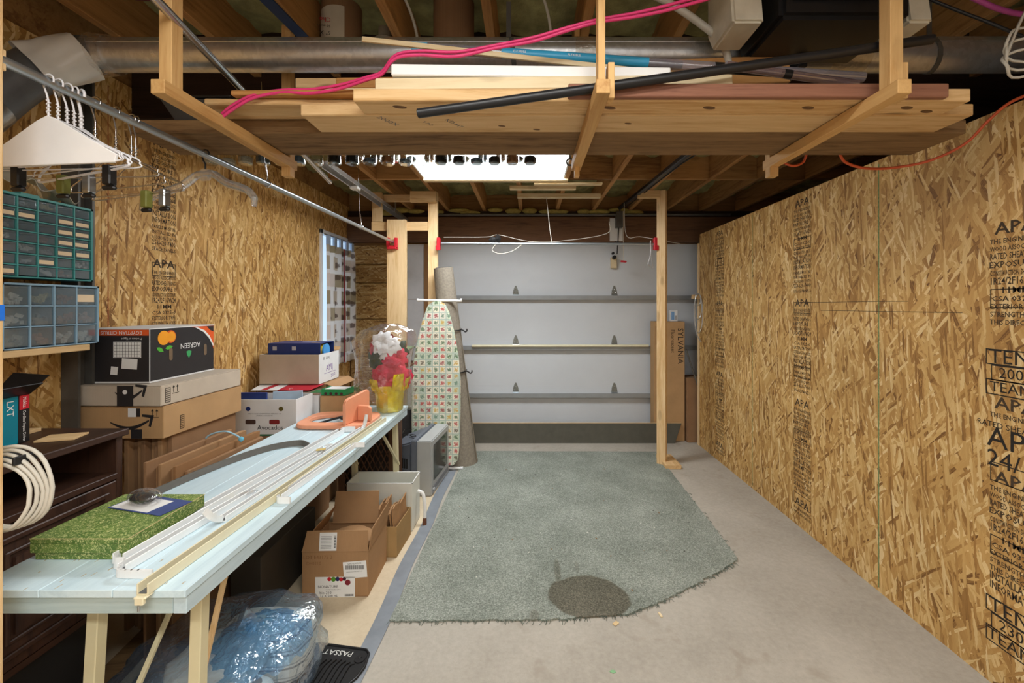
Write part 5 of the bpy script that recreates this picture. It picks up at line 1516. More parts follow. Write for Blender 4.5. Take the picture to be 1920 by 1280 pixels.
def rail(name, lab, p0, p1, w, h, mat, ret0=None, ret1=None, z=.741):
    p0, p1 = Vector((*p0, z)), Vector((*p1, z))
    t = thing(name, lab, 'curtain rail', p0, 'curtain rails lying on the table')
    d = (p1 - p0); L = d.length; d.normalize()
    M = frame(p0, Vector((0, 0, 1)).cross(d) * -1, (0, 0, 1))
    Mx = Matrix((d.cross(Vector((0, 0, 1))), Vector((0, 0, 1)), -d)).transposed().to_4x4(); Mx.translation = p0
    O('channel', MB().prism(rail_prof(w, h, .004), -L, Mx), mat, t, bevel=.001)
    O('inner_groove', MB().box(-w / 2 + .0045, w / 2 - .0045, .0042, .0052, 0, -L, 0, Mx), plain(name + '_groove', (84, 86, 86), .5), t, recalc=False)  # grey strip puts the shade inside the channel into colour
    for pt, ret, nm in ((p0, ret0, 'return'), (p1, ret1, 'return')):
        if ret:
            pts = bez([pt + Vector((q[0], q[1], q[2] + h / 2)) for q in ret], 5)
            mb = MB()
            for i in range(len(pts) - 1):
                mb.beam(pts[i], pts[i + 1] + (pts[i + 1] - pts[i]) * .25, h, .006, up=(pts[i + 1] - pts[i]).cross(Vector((0, 0, 1))))
            O('end_return', mb, mat, t)
    return t


RW = plain('white_rail', (238, 240, 240), .3, var=.03)
rail('curtain_rail', 'white channel curtain rail nearest the green box', (-1.125, 1.17), (-1.035, 2.36), .034, .030, RW, [(0, 0, 0), (.003, -.010, 0), (.012, -.018, 0), (.034, -.018, 0)], [(0, 0, 0), (.006, .03, 0), (.02, .04, 0), (.06, .04, 0)])
rail('curtain_rail', 'white channel curtain rail, second from the green box', (-1.082, 1.135), (-1.000, 2.10), .028, .022, RW, [(0, 0, 0), (.004, -.012, 0), (.02, -.022, 0), (.10, -.024, 0)], [(0, 0, 0), (.004, .02, 0), (.010, .03, 0), (.022, .032, 0)])
rail('curtain_rail', 'slim white rail in the middle with an upturned near end', (-1.002, 1.40), (-.945, 2.42), .024, .020, RW, [(0, 0, 0), (-.004, -.02, .01), (-.006, -.045, .03), (-.012, -.06, .055)], [(0, 0, 0), (.004, .03, .01), (.01, .04, .05), (.012, .045, .07)])
rail('curtain_rail', 'cream brass-toned curtain rail overhanging the near table edge', (-.945, 1.045), (-.885, 2.62), .030, .028, CREAM, None, None)
rail('curtain_rail', 'short white rail with bent ends nearest the right table edge', (-.905, 1.55), (-.872, 2.12), .022, .024, RW, [(0, 0, 0), (.002, -.012, 0), (.014, -.02, 0), (.05, -.02, 0)], [(0, 0, 0), (.002, .012, 0), (.012, .02, 0), (.05, .022, 0)])
er = thing('rail_end_clip', 'small cream rail end bracket hanging over the table edge', 'bracket', (-.945, 1.04, .70))
O('clip_body', MB().box(-.96, -.93, 1.036, 1.062, .735, .7405).box(-.956, -.934, 1.034, 1.044, .722, .742), CREAM, er, bevel=.002)
O('clip_pin', MB().tube([(-.945, 1.036, .722), (-.945, 1.036, .708)], .003, 8), STEEL, er)
pb = thing('parts_bag', 'tiny clear bag of hardware lying between the rails', 'bag', (-1.02, 1.56, .741))
O('film', blob(.04, .022, .012, T(-1.03, 1.58, .752) @ R(30)), FILM, pb, smooth=60)
O('bag_tag', MB().box(-1.085, -1.06, 1.545, 1.565, .741, .746), plain('yellow_tag', (220, 200, 110), .6), pb)
O('rail_tag', MB().box(-.02, .02, -.012, .012, 0, .003), plain('amber_tag', (214, 190, 120), .6), M=T(-.985, 2.03, .765) @ R(20), label='amber paper tag on the bent end of a white rail', cat='tag')
# dark bent strip
arcp = [(-1.385 + .0, 1.62, .745)] + [(-1.385 + .03 * t + .23 * t * t * .55, 1.62 + .50 * t - .0 * t, .745 + .0) for t in (.2, .4, .6, .8, 1.0)]
mb = MB()
AP = bez([(-1.395, 1.50, .756), (-1.375, 1.72, .756), (-1.33, 1.93, .756), (-1.26, 2.09, .756), (-1.16, 2.16, .756), (-1.09, 2.12, .756)], 8)
for i in range(len(AP) - 1): mb.beam(AP[i], AP[i + 1] + (AP[i + 1] - AP[i]) * .2, .006, .028)
O('edging_strip', mb, plain('grey_brown_strip', (108, 104, 98), .6), label='dark bent edging strip curving over the back edge of the table', cat='strip')
# salmon wooden stand
SAL = plain('salmon_paint', (232, 158, 122), .5, var=.04)
sl = thing('salmon_stand', 'salmon-pink painted wooden stand with oval cut-out and upright panel', 'stand', (-1.15, 2.58, .741))
ou = []; inn = []
for k in range(40):
    a = 2 * PI * k / 40
    def sup(rx, ry, p): return (math.copysign(abs(math.cos(a)) ** p, math.cos(a)) * rx, math.copysign(abs(math.sin(a)) ** p, math.sin(a)) * ry)
    ou.append(sup(.215, .165, .45)); inn.append((sup(.145, .095, .8)[0] - .03, sup(.145, .095, .8)[1]))
O('oval_base', MB().ring(ou, inn, .024, T(-1.145, 2.60, .742)), SAL, sl, bevel=.004)
O('upright_panel', MB().prism([(-.115, 0), (.115, 0), (.115, .15), (.10, .165), (-.085, .145), (-.105, .135), (-.115, .115)], .02, frame((-1.035, 2.555, .767), (.25, 1, 0), (0, 0, 1))), SAL, sl, bevel=.003)
O('support_fin', MB().prism([(0, 0), (.085, 0), (.085, .075), (.07, .09), (0, .09)], .02, frame((-1.01, 2.56, .767), (1, -.25, 0), (0, 0, 1))), SAL, sl, bevel=.003)
pl = thing('pliers', 'black-handled pliers lying inside the salmon stand', 'pliers', (-1.2, 2.6, .742))
O('handle', MB().tube(bez([(-1.25, 2.55, .748), (-1.20, 2.60, .756), (-1.16, 2.63, .762)], 5), [.007] * 11, 8), BLACK, pl, smooth=50)
O('handle', MB().tube(bez([(-1.16, 2.63, .762), (-1.12, 2.60, .756), (-1.07, 2.575, .748)], 5), [.007] * 11, 8), BLACK, pl, smooth=50)
O('jaw', MB().beam((-1.165, 2.625, .762), (-1.15, 2.67, .76), .014, .01), DARKSTEEL, pl, bevel=.002)
# small carton with green pack
Mg = T(-1.285, 2.81, .741)
carton('small_carton', 'small plain brown carton on the far end of the table', Mg, .17, .17, .115, CARD_L, tape=False)
gp = thing('candle_pack', 'green-edged tray of small items on the small brown carton', 'pack', T(-1.285, 2.82, .857))
Mgp = T(-1.285, 2.815, .8575) @ R(-4)
PG = plain('pack_green', (30, 140, 76), .45)
O('tray_front', MB().box(-.082, .082, 0, .004, 0, .042), PG, gp, Mgp)
O('tray_base', MB().box(-.082, .082, 0, .12, 0, .003), PG, gp, Mgp)
O('tray_side', MB().box(.078, .082, .004, .12, 0, .042), PG, gp, Mgp)
O('tray_side', MB().box(-.082, -.078, .004, .12, 0, .042), PG, gp, Mgp)
O('white_insert', MB().box(-.07, .07, .008, .11, .004, .040), PWHITE, gp, Mgp, bevel=.002)
for k in range(4):
    O('window_hole', MB().lathe([(.010, 0), (.010, .0007)], 14, Mgp @ frame((-.052 + k * .036, -.0003, .012), (1, 0, 0), (0, 0, 1))), plain('dark_hole%d' % k, (70, 40, 40), .7), gp)
# poinsettia in film
ps = thing('potted_poinsettia', 'artificial red and white poinsettia in gold foil pot under clear plastic', 'potted plant', (-.94, 2.84, .741))
PX, PY = -.935, 2.89
GOLD = plain('gold_foil', (244, 214, 46), .25, .55, .2, 24, .9, 20)
O('foil_pot', MB().lathe([(.075, 0), (.082, .01), (.092, .12), (.105, .15)], 40, T(PX, PY, .742), wob=lambda a, z: 1 + .035 * math.sin(a * 9 + z * 20) + .02 * math.sin(a * 17), cap1=False), GOLD, ps, smooth=30)
foil = MB()
rf = random.Random(6)
for k in range(9):
    a = 2 * PI * k / 9 - 1.5
    h = .045 + .02 * (k % 3) if k != 1 else .12
    b = Vector((PX + .10 * math.cos(a), PY + .10 * math.sin(a), .742 + .14))
    foil.grid(lambda u, v, a=a, b=b, h=h: (b.x + (u - .5) * .11 * (1 - v * .45) * -math.sin(a) + .03 * v * math.cos(a) + .006 * math.sin(u * 9 + v * 5), b.y + (u - .5) * .11 * (1 - v * .45) * math.cos(a) + .03 * v * math.sin(a), b.z + h * v), 4, 4)
O('foil_collar', foil, GOLD, ps, kind='stuff')


def bloom(c, nrm, r, mat, name, seed, n=9):
    rb = random.Random(seed)
    nrm = Vector(nrm).normalized()
    a0 = nrm.orthogonal().normalized(); b0 = nrm.cross(a0)
    mb = MB()
    for ring, (nn, rr, lift) in enumerate(((n, r, .25), (n - 3, r * .62, .55))):
        for k in range(nn):
            a = 2 * PI * (k + .4 * ring) / nn + rb.uniform(-.2, .2)
            d = (a0 * math.cos(a) + b0 * math.sin(a))
            s_ = nrm.cross(d)
            L = rr * rb.uniform(.8, 1.1); W = L * .34
            def f(u, v, d=d, s_=s_, L=L, W=W, lift=lift):
                t = v
                return Vector(c) + d * (L * t) + s_ * ((u - .5) * 2 * W * math.sin(PI * (t * .92 + .06)) ) + nrm * (lift * L * t - .35 * L * t * t - .10 * W * abs(u - .5))
            mb.grid(f, 4, 6)
    return O(name, mb, mat, ps, smooth=60)


REDP = plain('red_petal', (186, 34, 62), .55, var=.25, nscale=18)
REDP2 = plain('crimson_petal', (214, 58, 84), .55, var=.2, nscale=18)
WPET = plain('white_petal', (226, 226, 226), .55, var=.05)
LEAF = plain('dark_leaf', (44, 62, 44), .55, var=.2)
for c, nr, r, m in (((-.985, 2.80, 1.205), (-.1, -1, .4), .10, WPET), ((-.90, 2.80, 1.185), (.3, -1, .3), .085, WPET), ((-1.0, 2.80, 1.14), (-.3, -1, .1), .075, WPET),
                    ((-1.07, 2.83, 1.19), (-.7, -.7, .4), .09, REDP), ((-.86, 2.83, 1.10), (.4, -1, .3), .10, REDP2), ((-.92, 2.78, 1.04), (0, -1, .3), .10, REDP), ((-1.0, 2.80, .98), (-.4, -1, .2), .11, REDP),
                    ((-.84, 2.80, 1.0), (.6, -1, .3), .10, REDP2), ((-.90, 2.78, .955), (.1, -1, .2), .10, REDP), ((-.80, 2.86, .96), (.8, -.6, .2), .09, REDP), ((-.97, 2.90, 1.23), (0, .5, 1), .09, REDP), ((-.88, 2.92, 1.10), (.5, .8, .6), .1, REDP2)):
    c = (-.945 + (c[0] + .945) * .72, c[1] + .045, c[2])
    bloom(c, nr, r * .92, m, 'bloom', int(abs(c[0]) * 1000 + c[2] * 77))
for c, nr, r in (((-1.03, 2.82, 1.09), (-.6, -.9, 0), .10), ((-.96, 2.84, 1.10), (0, -1, 0), .10), ((-.88, 2.86, 1.15), (.6, -.8, .2), .08)):
    c = (c[0], c[1] + .04, c[2])
    bloom(c, nr, r, LEAF, 'leaf_cluster', int(abs(c[0]) * 900), 6)
O('stem', MB().tube([(PX, PY, .86), (PX - .01, PY, 1.0), (PX - .03, PY, 1.2)], .01, 8), LEAF, ps, smooth=50)
def flim(a, z): return 1 + .06 * math.sin(a * 4 + z * 13) + .05 * math.sin(a * 7 - z * 9)
def film_f(u, v):
    a = 2 * PI * u
    prof = [(.13, 0), (.165, .05), (.19, .16), (.18, .28), (.185, .40), (.20, .47), (.16, .54), (.05, .585)]
    t = v * (len(prof) - 1); i = min(int(t), len(prof) - 2); w = t - i
    r = prof[i][0] * (1 - w) + prof[i + 1][0] * w; z = prof[i][1] * (1 - w) + prof[i + 1][1] * w
    r *= flim(a, z)
    return (PX - .035 + .04 * math.sin(z * 5.5) * -1 + .03 + r * math.cos(a) * 1.02, PY + r * math.sin(a) * .8, .744 + z)
O('clear_wrap', MB().grid(film_f, 48, 28), FILM, ps, smooth=70)

# ================================================================ under and beyond the table
# brown carton with labels
Mq = T(-.958, 2.12, .0035) @ R(1.5)
W1, D1, H1 = .325, .30, .225
oq = open_box('fruit_puree_box', 'brown carton with product labels, flaps open, under the table', Mq, W1, D1, H1, CARD,
              flaps=[[(-W1 / 2, 0, H1), (W1 / 2, 0, H1), (W1 / 2 - .004, .012, H1 + .10), (-W1 / 2 + .02, .012, H1 + .10)],
                     [(-W1 / 2 + .03, D1 - .02, H1), (W1 / 2 - .04, D1 - .02, H1), (W1 / 2 - .05, D1 + .03, H1 + .16), (-W1 / 2 + .03, D1 + .03, H1 + .16)],
                     [(W1 / 2, 0, H1), (W1 / 2, D1, H1), (W1 / 2 + .012, D1, H1 + .115), (W1 / 2 + .012, .02, H1 + .105)],
                     [(-W1 / 2, D1, H1), (-W1 / 2, 0, H1), (-W1 / 2 + .05, .03, H1 + .10), (-W1 / 2 + .05, D1 - .02, H1 + .10)]])
FQ = Mq @ frame((0, -.0006, 0), (1, 0, 0), (0, 0, 1))
decal('product_label', FQ @ T(.0, .048, 0), .195, .105, PWHITE, oq)
text('BIONATURE', .018, FQ @ T(-.035, .052, .0008), INK, oq)
text('bio-210', .019, FQ @ T(-.047, .022, .0008), INK, oq)
text('12 X 500 mL', .017, FQ @ T(-.03, .006, .0008), INK, oq)
text('WATER SOLUBLE 2 IN 1', .007, FQ @ T(-.01, .037, .0008), INK, oq)
for px, py, r, m in ((-.028, .090, .010, RED), (-.008, .089, .012, plain('lbl_green', (90, 150, 50), .5)), (.012, .090, .011, plain('lbl_navy', (40, 44, 90), .5)), (.03, .088, .010, RED), (.045, .09, .009, plain('lbl_dark', (60, 30, 50), .5)), (.062, .072, .014, plain('lbl_maroon', (130, 36, 50), .5))):
    O('fruit_print', MB().lathe([(r, 0), (r, .0005)], 16, FQ @ T(px, py, .0006)), m, oq)
mb = MB()
for k in range(18): mb.box(.048 + k * .0024, .048 + k * .0024 + (.0012 if k % 3 else .0018), .004, .014, .0006, .001, 0, FQ)
O('barcode', mb, INK, oq, recalc=False, kind='stuff')
decal('shipping_label', FQ @ T(.098, .135, 0) @ R(4), .115, .082, PWHITE, oq)
text('NEN-423095 CS', .010, FQ @ T(.095, .165, .0008) @ R(4), INK, oq)
mb = MB()
for k in range(30): mb.box(.052 + k * .0031, .052 + k * .0031 + (.0012 if k % 3 else .0022), .136, .157, .0006, .001, 0, FQ)
O('barcode', mb, INK, oq, recalc=False, kind='stuff')
text('BLEND BOOSTERS CRATE 6 E', .006, FQ @ T(.095, .125, .0008) @ R(4), INK, oq)
text('LOT E43175 2', .024, FQ @ T(-.085, .198, .0004), plain('faded_print', (140, 100, 64), .8), oq)
text('D=0210', .022, FQ @ T(-.105, .168, .0004), plain('faded_print_b', (140, 100, 64), .8), oq)
Ff = Mq @ frame((0, .0014, H1 + .05), (1, 0, 0), (0, .12, 1))
decal('paper_label', Ff @ T(-.035, .0, .001), .085, .085, PWHITE, oq)
mb = MB()
for k in range(12): mb.box(-.005, .004, -.03 + k * .005, -.03 + k * .005 + (.002 if k % 3 else .0035), .0018, .0022, 0, Ff)
for k in range(9): mb.box(-.070, -.018, -.032 + k * .007, -.032 + k * .007 + .0012, .0018, .0022, 0, Ff)
O('barcode', mb, INK, oq, recalc=False, kind='stuff')
O('crumpled_paper', blob(.13, .12, .05, T(-.95, 2.28, .20)), KRAFT, smooth=20, label='crumpled kraft packing paper inside the open brown carton', cat='paper')
# golden card box with paper bags
Mk = T(-.905, 2.46, .0035) @ R(-3)
gk = open_box('magazine_box', 'low golden-brown card box filled with folded paper bags', Mk, .30, .25, .175, CARD_G)
rb_ = random.Random(21)
for k in range(13):
    hh, yy1, ph = .26 - .018 * ((k * 3) % 4), .225 - .012 * (k % 3), rb_.uniform(0, 6)
    bagf = MB().grid(lambda u, v: (.004 * math.sin(v * 9 + ph) + .003 * math.sin(u * 11 + ph), .018 + (yy1 - .018) * u, hh * v * (1 - .05 * math.sin(u * 7 + ph))), 8, 8)
    O('paper_bag', solidify(bagf, .007), KRAFT, M=Mk @ T(-.125 + .0205 * k, 0, .006), label='folded kraft paper bag in the golden box, %s from the left' % ORD[k], cat='paper bag', group='paper bags in the golden box', smooth=35)
# white bin and white bent leg
wbn = open_box('white_bin', 'empty white rectangular storage bin under the far table end', T(-.952, 2.735, .0035), .42, .19, .31, plain('bin_white', (222, 222, 212), .4, var=.03), th=.005, cat='bin')
O('bin_rim', MB().box(-1.164, -.740, 2.733, 2.738, .31, .314).box(-1.164, -.740, 2.922, 2.927, .31, .314).box(-1.164, -1.159, 2.733, 2.927, .31, .314).box(-.745, -.740, 2.733, 2.927, .31, .314), WHITE, wbn)
wg = thing('curved_leg', 'curved white metal leg with a rusty foot beside the bin', 'leg', (-.71, 2.8, 0))
O('white_tube', MB().tube(bez([(-.735, 2.84, .22), (-.70, 2.84, .20), (-.685, 2.83, .13), (-.682, 2.82, .05)], 6), .011, 12), WHITE, wg, smooth=60)
O('rusty_foot', MB().tube([(-.682, 2.82, .05), (-.684, 2.82, .004)], [.012, .015], 12), plain('rust', (110, 70, 50), .8, var=.3), wg, smooth=50)
# lattice cabinet
lc = thing('lattice_cabinet', 'dark wooden cabinet with diamond lattice front under the far table end', 'cabinet', (-1.18, 3.3, 0))
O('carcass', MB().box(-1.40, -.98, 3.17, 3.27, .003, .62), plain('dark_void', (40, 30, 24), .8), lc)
for a, b, c, d in ((-1.40, -1.355, .003, .62), (-1.03, -.98, .003, .62), (-1.355, -1.03, .575, .62), (-1.355, -1.03, .003, .06)):
    O('face_frame', MB().box(a, b, 3.145, 3.169, c, d), LATTICE, lc, bevel=.002)
import itertools
for s_ in (-1, 1):
    for k in range(-9, 12):
        x0 = -1.192 + k * .042
        p, q = Vector((x0 - s_ * .13, 0, .06)), Vector((x0 + s_ * .13, 0, .575))
        ts = [t for t in (i / 60 for i in range(61)) if -1.355 <= p.lerp(q, t).x <= -1.03]
        if len(ts) > 4:
            a, b = p.lerp(q, ts[0]), p.lerp(q, ts[-1])
            yy = 3.160 if s_ > 0 else 3.153
            O('lattice_slat', MB().beam((a.x, yy, a.z), (b.x, yy, b.z), .007, .007), LATTICE, lc)
O('plain_side_board', MB().box(-.975, -.955, 3.14, 3.24, .003, .68), LATTICE, label='brown board standing on end beside the lattice cabinet', cat='board', bevel=.002)
# television
Mt = T(-.71, 3.47, .0035) @ R(-5)
tv = thing('television', 'old grey tube television with silver bezel facing the rug', 'television', Mt)
TVG = plain('tv_grey', (98, 104, 114), .45, var=.05)
TVS = plain('tv_silver', (176, 178, 178), .35, .15, .04)
O('bezel', MB().box(-.115, 0, -.24, .24, 0, .42), TVS, tv, Mt, bevel=.008)
O('bezel_band', MB().box(-.16, -.1155, -.242, .242, .002, .422), TVG, tv, Mt, bevel=.006)
O('screen', MB().box(-.002, .003, -.19, .19, .10, .375), plain('dark_screen', (34, 38, 40), .12), tv, Mt, bevel=.002)
O('speaker_strip', MB().box(0, .004, -.21, .21, .03, .07), plain('tv_strip', (120, 122, 124), .5), tv, Mt, bevel=.002)
O('knob', MB().tube([(0, -.20, .045), (.014, -.20, .045)], .012, 14), TVS, tv, Mt, smooth=40)
bd = MB().add([(-.161, -.232, .0), (-.161, .232, .0), (-.161, .232, .405), (-.161, -.232, .405), (-.35, -.18, .03), (-.35, .18, .03), (-.35, .18, .34), (-.35, -.18, .34)], [(0, 1, 2, 3), (4, 7, 6, 5), (0, 4, 5, 1), (1, 5, 6, 2), (2, 6, 7, 3), (3, 7, 4, 0)])
cab = O('cabinet_back', bd, TVG, tv, Mt, bevel=.012)
for r in range(2):
    for k in range(7):
        t = .2 + k * .1
        x = -.161 - t * .189; y = -.232 + t * .052 - .001
        O('vent_slot', MB().box(x - .006, x + .006, y - .002, y + .004, .10 + r * .10, .175 + r * .10), BLACKM, cab, Mt)
gl = thing('eyeglasses', 'black wire glasses lying on top of the television', 'glasses', Mt @ T(-.2, -.1, .41))
Mgl = Mt @ T(-.22, -.12, .425) @ R(15, 'Y') @ R(20)
for dx in (-.03, .03):
    O('lens_rim', MB().tube([(dx + .024 * math.cos(2 * PI * k / 18), .018 * math.sin(2 * PI * k / 18), .002) for k in range(18)], .003, 6, closed=True), BLACK, gl, Mgl, smooth=60)
O('temple_arm', MB().tube([(-.054, 0, .004), (-.04, .07, .012), (.02, .09, .016)], .0025, 6), BLACK, gl, Mgl)
O('temple_arm', MB().tube([(.054, 0, .004), (.05, -.07, .010), (.0, -.08, .014)], .0025, 6), BLACK, gl, Mgl)
# dark disc, tub on small stand
dd = thing('round_panel', 'large dark grey round panel standing behind the television', 'panel', (-1.08, 3.84, 0))
O('disc', MB().lathe([(.24, 0), (.265, .006), (.265, .02), (.24, .03)], 48, frame((-1.08, 3.85, .27), (1, 0, 0), (0, 0, 1))), plain('charcoal_plastic', (74, 76, 80), .55), dd, smooth=40)
O('rim', MB().tube([(-1.08 + .262 * math.cos(2 * PI * k / 48), 3.838, .27 + .262 * math.sin(2 * PI * k / 48)) for k in range(48)], .008, 8, closed=True), plain('charcoal_rim', (60, 62, 66), .5), dd, smooth=60)
ss = thing('post_shelf', 'small brown shelf fixed to the wide plank upright behind the poinsettia', 'shelf', (-1.12, 3.8, .83))
O('shelf_board', MB().box(-1.285, -1.0, 3.60, 3.908, .93, .95), LATTICE, ss, bevel=.002)
O('shelf_bracket', MB().prism([(0, 0), (.2, 0), (0, -.16)], .02, frame((-1.22, 3.908, .929), (0, -1, 0), (0, 0, 1))), LATTICE, ss, bevel=.002)
O('shelf_bracket', MB().prism([(0, 0), (.2, 0), (0, -.16)], .02, frame((-1.14, 3.908, .929), (0, -1, 0), (0, 0, 1))), LATTICE, ss, bevel=.002)
tu = thing('plastic_tub', 'translucent plastic tub with green lid on the post shelf', 'tub', (-1.12, 3.62, .951))
O('tub_body', MB().add([(-1.21, 3.64, .952), (-1.05, 3.64, .952), (-1.05, 3.84, .952), (-1.21, 3.84, .952), (-1.23, 3.62, 1.07), (-1.03, 3.62, 1.07), (-1.03, 3.86, 1.07), (-1.23, 3.86, 1.07)], [(0, 3, 2, 1), (4, 5, 6, 7), (0, 1, 5, 4), (1, 2, 6, 5), (2, 3, 7, 6), (3, 0, 4, 7)]), plain('frosted_tub', (196, 200, 196), .4), tu, bevel=.006)
O('tub_lid', MB().box(-1.24, -1.02, 3.61, 3.87, 1.071, 1.088), plain('sage_lid', (130, 164, 120), .45), tu, bevel=.004)
O('red_block', MB().box(-1.10, -1.05, 3.66, 3.70, 1.0885, 1.12), RED, label='small red block on the green tub lid', cat='block', bevel=.003)
# rolled carpet
rc = thing('carpet_roll', 'tall tapering roll of grey-brown carpet leaning on the slim stud', 'carpet roll', (-.6, 3.92, 0))
bA, bB = Vector((-.61, 3.95, .004)), Vector((-.765, 3.845, 1.79))
Zx = (bB - bA).normalized()
Mx = frame(bA, (1, 0, 0), (0, 1, 0))
xax = Vector((1, 0, 0)); xax = (xax - Zx * xax.dot(Zx)).normalized(); yax = Zx.cross(xax)
MR = Matrix((xax, yax, Zx)).transposed().to_4x4(); MR.translation = bA
LR = (bB - bA).length


def burlap(name, a, b):
    n = NT(name)
    v = n.coord()
    w1 = n.new('ShaderNodeTexWave', i_Scale=120, i_Distortion=1.5); w1.bands_direction = 'Z'; n.link(v, w1.inputs['Vector'])
    f = n.math('ADD', n.math('MULTIPLY', w1.outputs['Fac'], .35), n.math('MULTIPLY', n.noise(v, 55, 4, .7), .65))
    n.bump(f, .4, .003)
    return n.fin(n.ramp(f, [(.3, srgb(*a)), (.7, srgb(*b))]), .9)


def spiral(t, r0):
    pass
O('outer_wrap', MB().lathe([(.135 + .008, 0), (.137, .02), (.105, LR * .6), (.086, LR)], 36, MR, wob=lambda a, z: 1 + .03 * math.sin(a + 1) + .012 * math.sin(3 * a + z * 2), cap1=True), burlap('carpet_back', (112, 104, 92), (158, 148, 132)), rc, smooth=50)
sp = [(r * math.cos(a), r * math.sin(a), LR + .003) for a, r in ((k * .35, .01 + .0012 * k) for k in range(60))]
O('spiral_edge', MB().tube([MR @ Vector(p) for p in sp], .004, 5), plain('pile_edge', (92, 92, 92), .9), rc)
O('loose_edge', MB().tube([MR @ Vector((.140, -.03, .0)), MR @ Vector((.135, -.035, .3)), MR @ Vector((.11, -.03, LR * .6))], .005, 6), plain('edge_thread', (130, 120, 104), .9), rc, smooth=50)
for z, lab in ((1.235, 'upper black hook strap round the carpet roll'), (.86, 'lower black hook strap round the carpet roll')):
    t_ = (z) / 1.79
    c = bA.lerp(bB, t_); r = .138 - .045 * t_
    hk = thing('bungee_hook', lab, 'hook strap', (c.x, c.y, z))
    pts = [(c.x + (r + .006) * math.cos(a), c.y + (r + .006) * math.sin(a), z + .01 * math.sin(a)) for a in [-2.4 + .2 * k for k in range(15)]]
    O('strap', MB().tube(pts, .005, 6), BLACK, hk, smooth=60)
    e = Vector((c.x + r + .01, c.y - .03, z))
    O('hook', MB().tube(bez([e + Vector((-.02, 0, 0)), e + Vector((.015, -.01, -.005)), e + Vector((.035, -.01, -.02)), e + Vector((.05, -.01, -.01)), e + Vector((.05, -.01, .008))], 4), .006, 7), BLACK, hk, smooth=60)
# ironing board
def iron_mat():
    n = NT('printed_ironing_cover')
    v = n.coord(rnd=False)
    sp = n.new('ShaderNodeSeparateXYZ'); n.link(v, sp.inputs[0])
    cb = n.new('ShaderNodeCombineXYZ'); n.link(sp.outputs[0], cb.inputs[0]); n.link(sp.outputs[1], cb.inputs[1])
    v2 = cb.outputs[0]
    vo = n.new('ShaderNodeTexVoronoi', voronoi_dimensions='2D', distance='CHEBYCHEV', i_Scale=17, i_Randomness=0.0); n.link(v2, vo.inputs['Vector'])
    cs = n.new('ShaderNodeSeparateColor'); n.link(vo.outputs['Color'], cs.inputs[0])
    tile = n.ramp(cs.outputs[0], [(0, srgb(206, 214, 190)), (.35, srgb(232, 226, 204)), (.6, srgb(196, 206, 190)), (.8, srgb(226, 222, 206)), (1, srgb(178, 196, 176))], 'CONSTANT')
    mot = n.ramp(cs.outputs[1], [(0, srgb(160, 50, 60)), (.2, srgb(84, 116, 80)), (.4, srgb(204, 164, 70)), (.55, srgb(96, 80, 60)), (.7, srgb(190, 60, 60)), (.85, srgb(104, 136, 116))], 'CONSTANT')
    dd_ = n.math('ADD', vo.outputs['Distance'], n.math('MULTIPLY', n.math('SUBTRACT', n.noise(v2, 85, 2), .5), .9))
    m = n.ramp(dd_, [(.20, (1, 1, 1)), (.27, (0, 0, 0))])
    col = n.mix(n.math('MULTIPLY', m, .85), tile, mot)
    col = n.mix(n.ramp(vo.outputs['Distance'], [(.44, (0, 0, 0)), (.455, (1, 1, 1))]), col, srgb(168, 186, 176))
    n.bump(n.noise(v2, 25, 3), .3, .006)
    return n.fin(col, .8)


ib = thing('ironing_board', 'ironing board with vegetable-print cover standing on end beside the carpet roll', 'ironing board', (-.8, 3.72, 0))
Mi = frame((-.803, 3.745, .055), (1, 0, 0), (0, .012, 1))
outl = [(-.15, 0), (.155, 0), (.19, .05), (.205, .18), (.212, .5), (.212, .75), (.195, .95), (.155, 1.17), (.11, 1.34), (.075, 1.41), (.03, 1.435), (-.03, 1.432), (-.075, 1.40), (-.12, 1.28), (-.17, 1.08), (-.21, .85), (-.218, .6), (-.215, .3), (-.20, .1)]
O('cover', MB().prism(outl, .026, Mi), iron_mat(), ib, Mi @ Mi.inverted(), bevel=.006) if False else None
cv = MB().prism(outl, .026)
O('cover', cv, iron_mat(), ib, Mi, bevel=.008)
O('board_core', MB().prism([(x * .95, .02 + y * .975) for x, y in outl], .01, T(0, 0, -.011)), plain('board_metal', (190, 190, 186), .5, .3), ib, Mi)
O('foot_bar', MB().tube([(-.175, 1.445, -.012), (.215, 1.437, -.012)], .011, 14), WHITE, ib, Mi, smooth=50)
for x in (-.178, .205):
    O('foot_cap', MB().tube([(x, 1.4455, -.012), (x + .014, 1.445, -.012)], .0135, 14), WHITE, ib, Mi, smooth=50)
O('leg_tube', MB().tube([(-.02, 1.43, -.022), (.05, .2, -.03), (.05, -.02, -.022)], .010, 10), WHITE, ib, Mi, smooth=50)
O('lower_foot', MB().tube([(.03, -.035, -.022), (.215, -.038, -.022)], .012, 12), WHITE, ib, Mi, smooth=50)
for x in (.135, .205):
    O('foot_cap', MB().tube([(x, -.038, -.022), (x + .025, -.038, -.022)], .0148, 12), plain('pale_cap%d' % int(x * 100), (222, 222, 224), .4), ib, Mi, smooth=50)

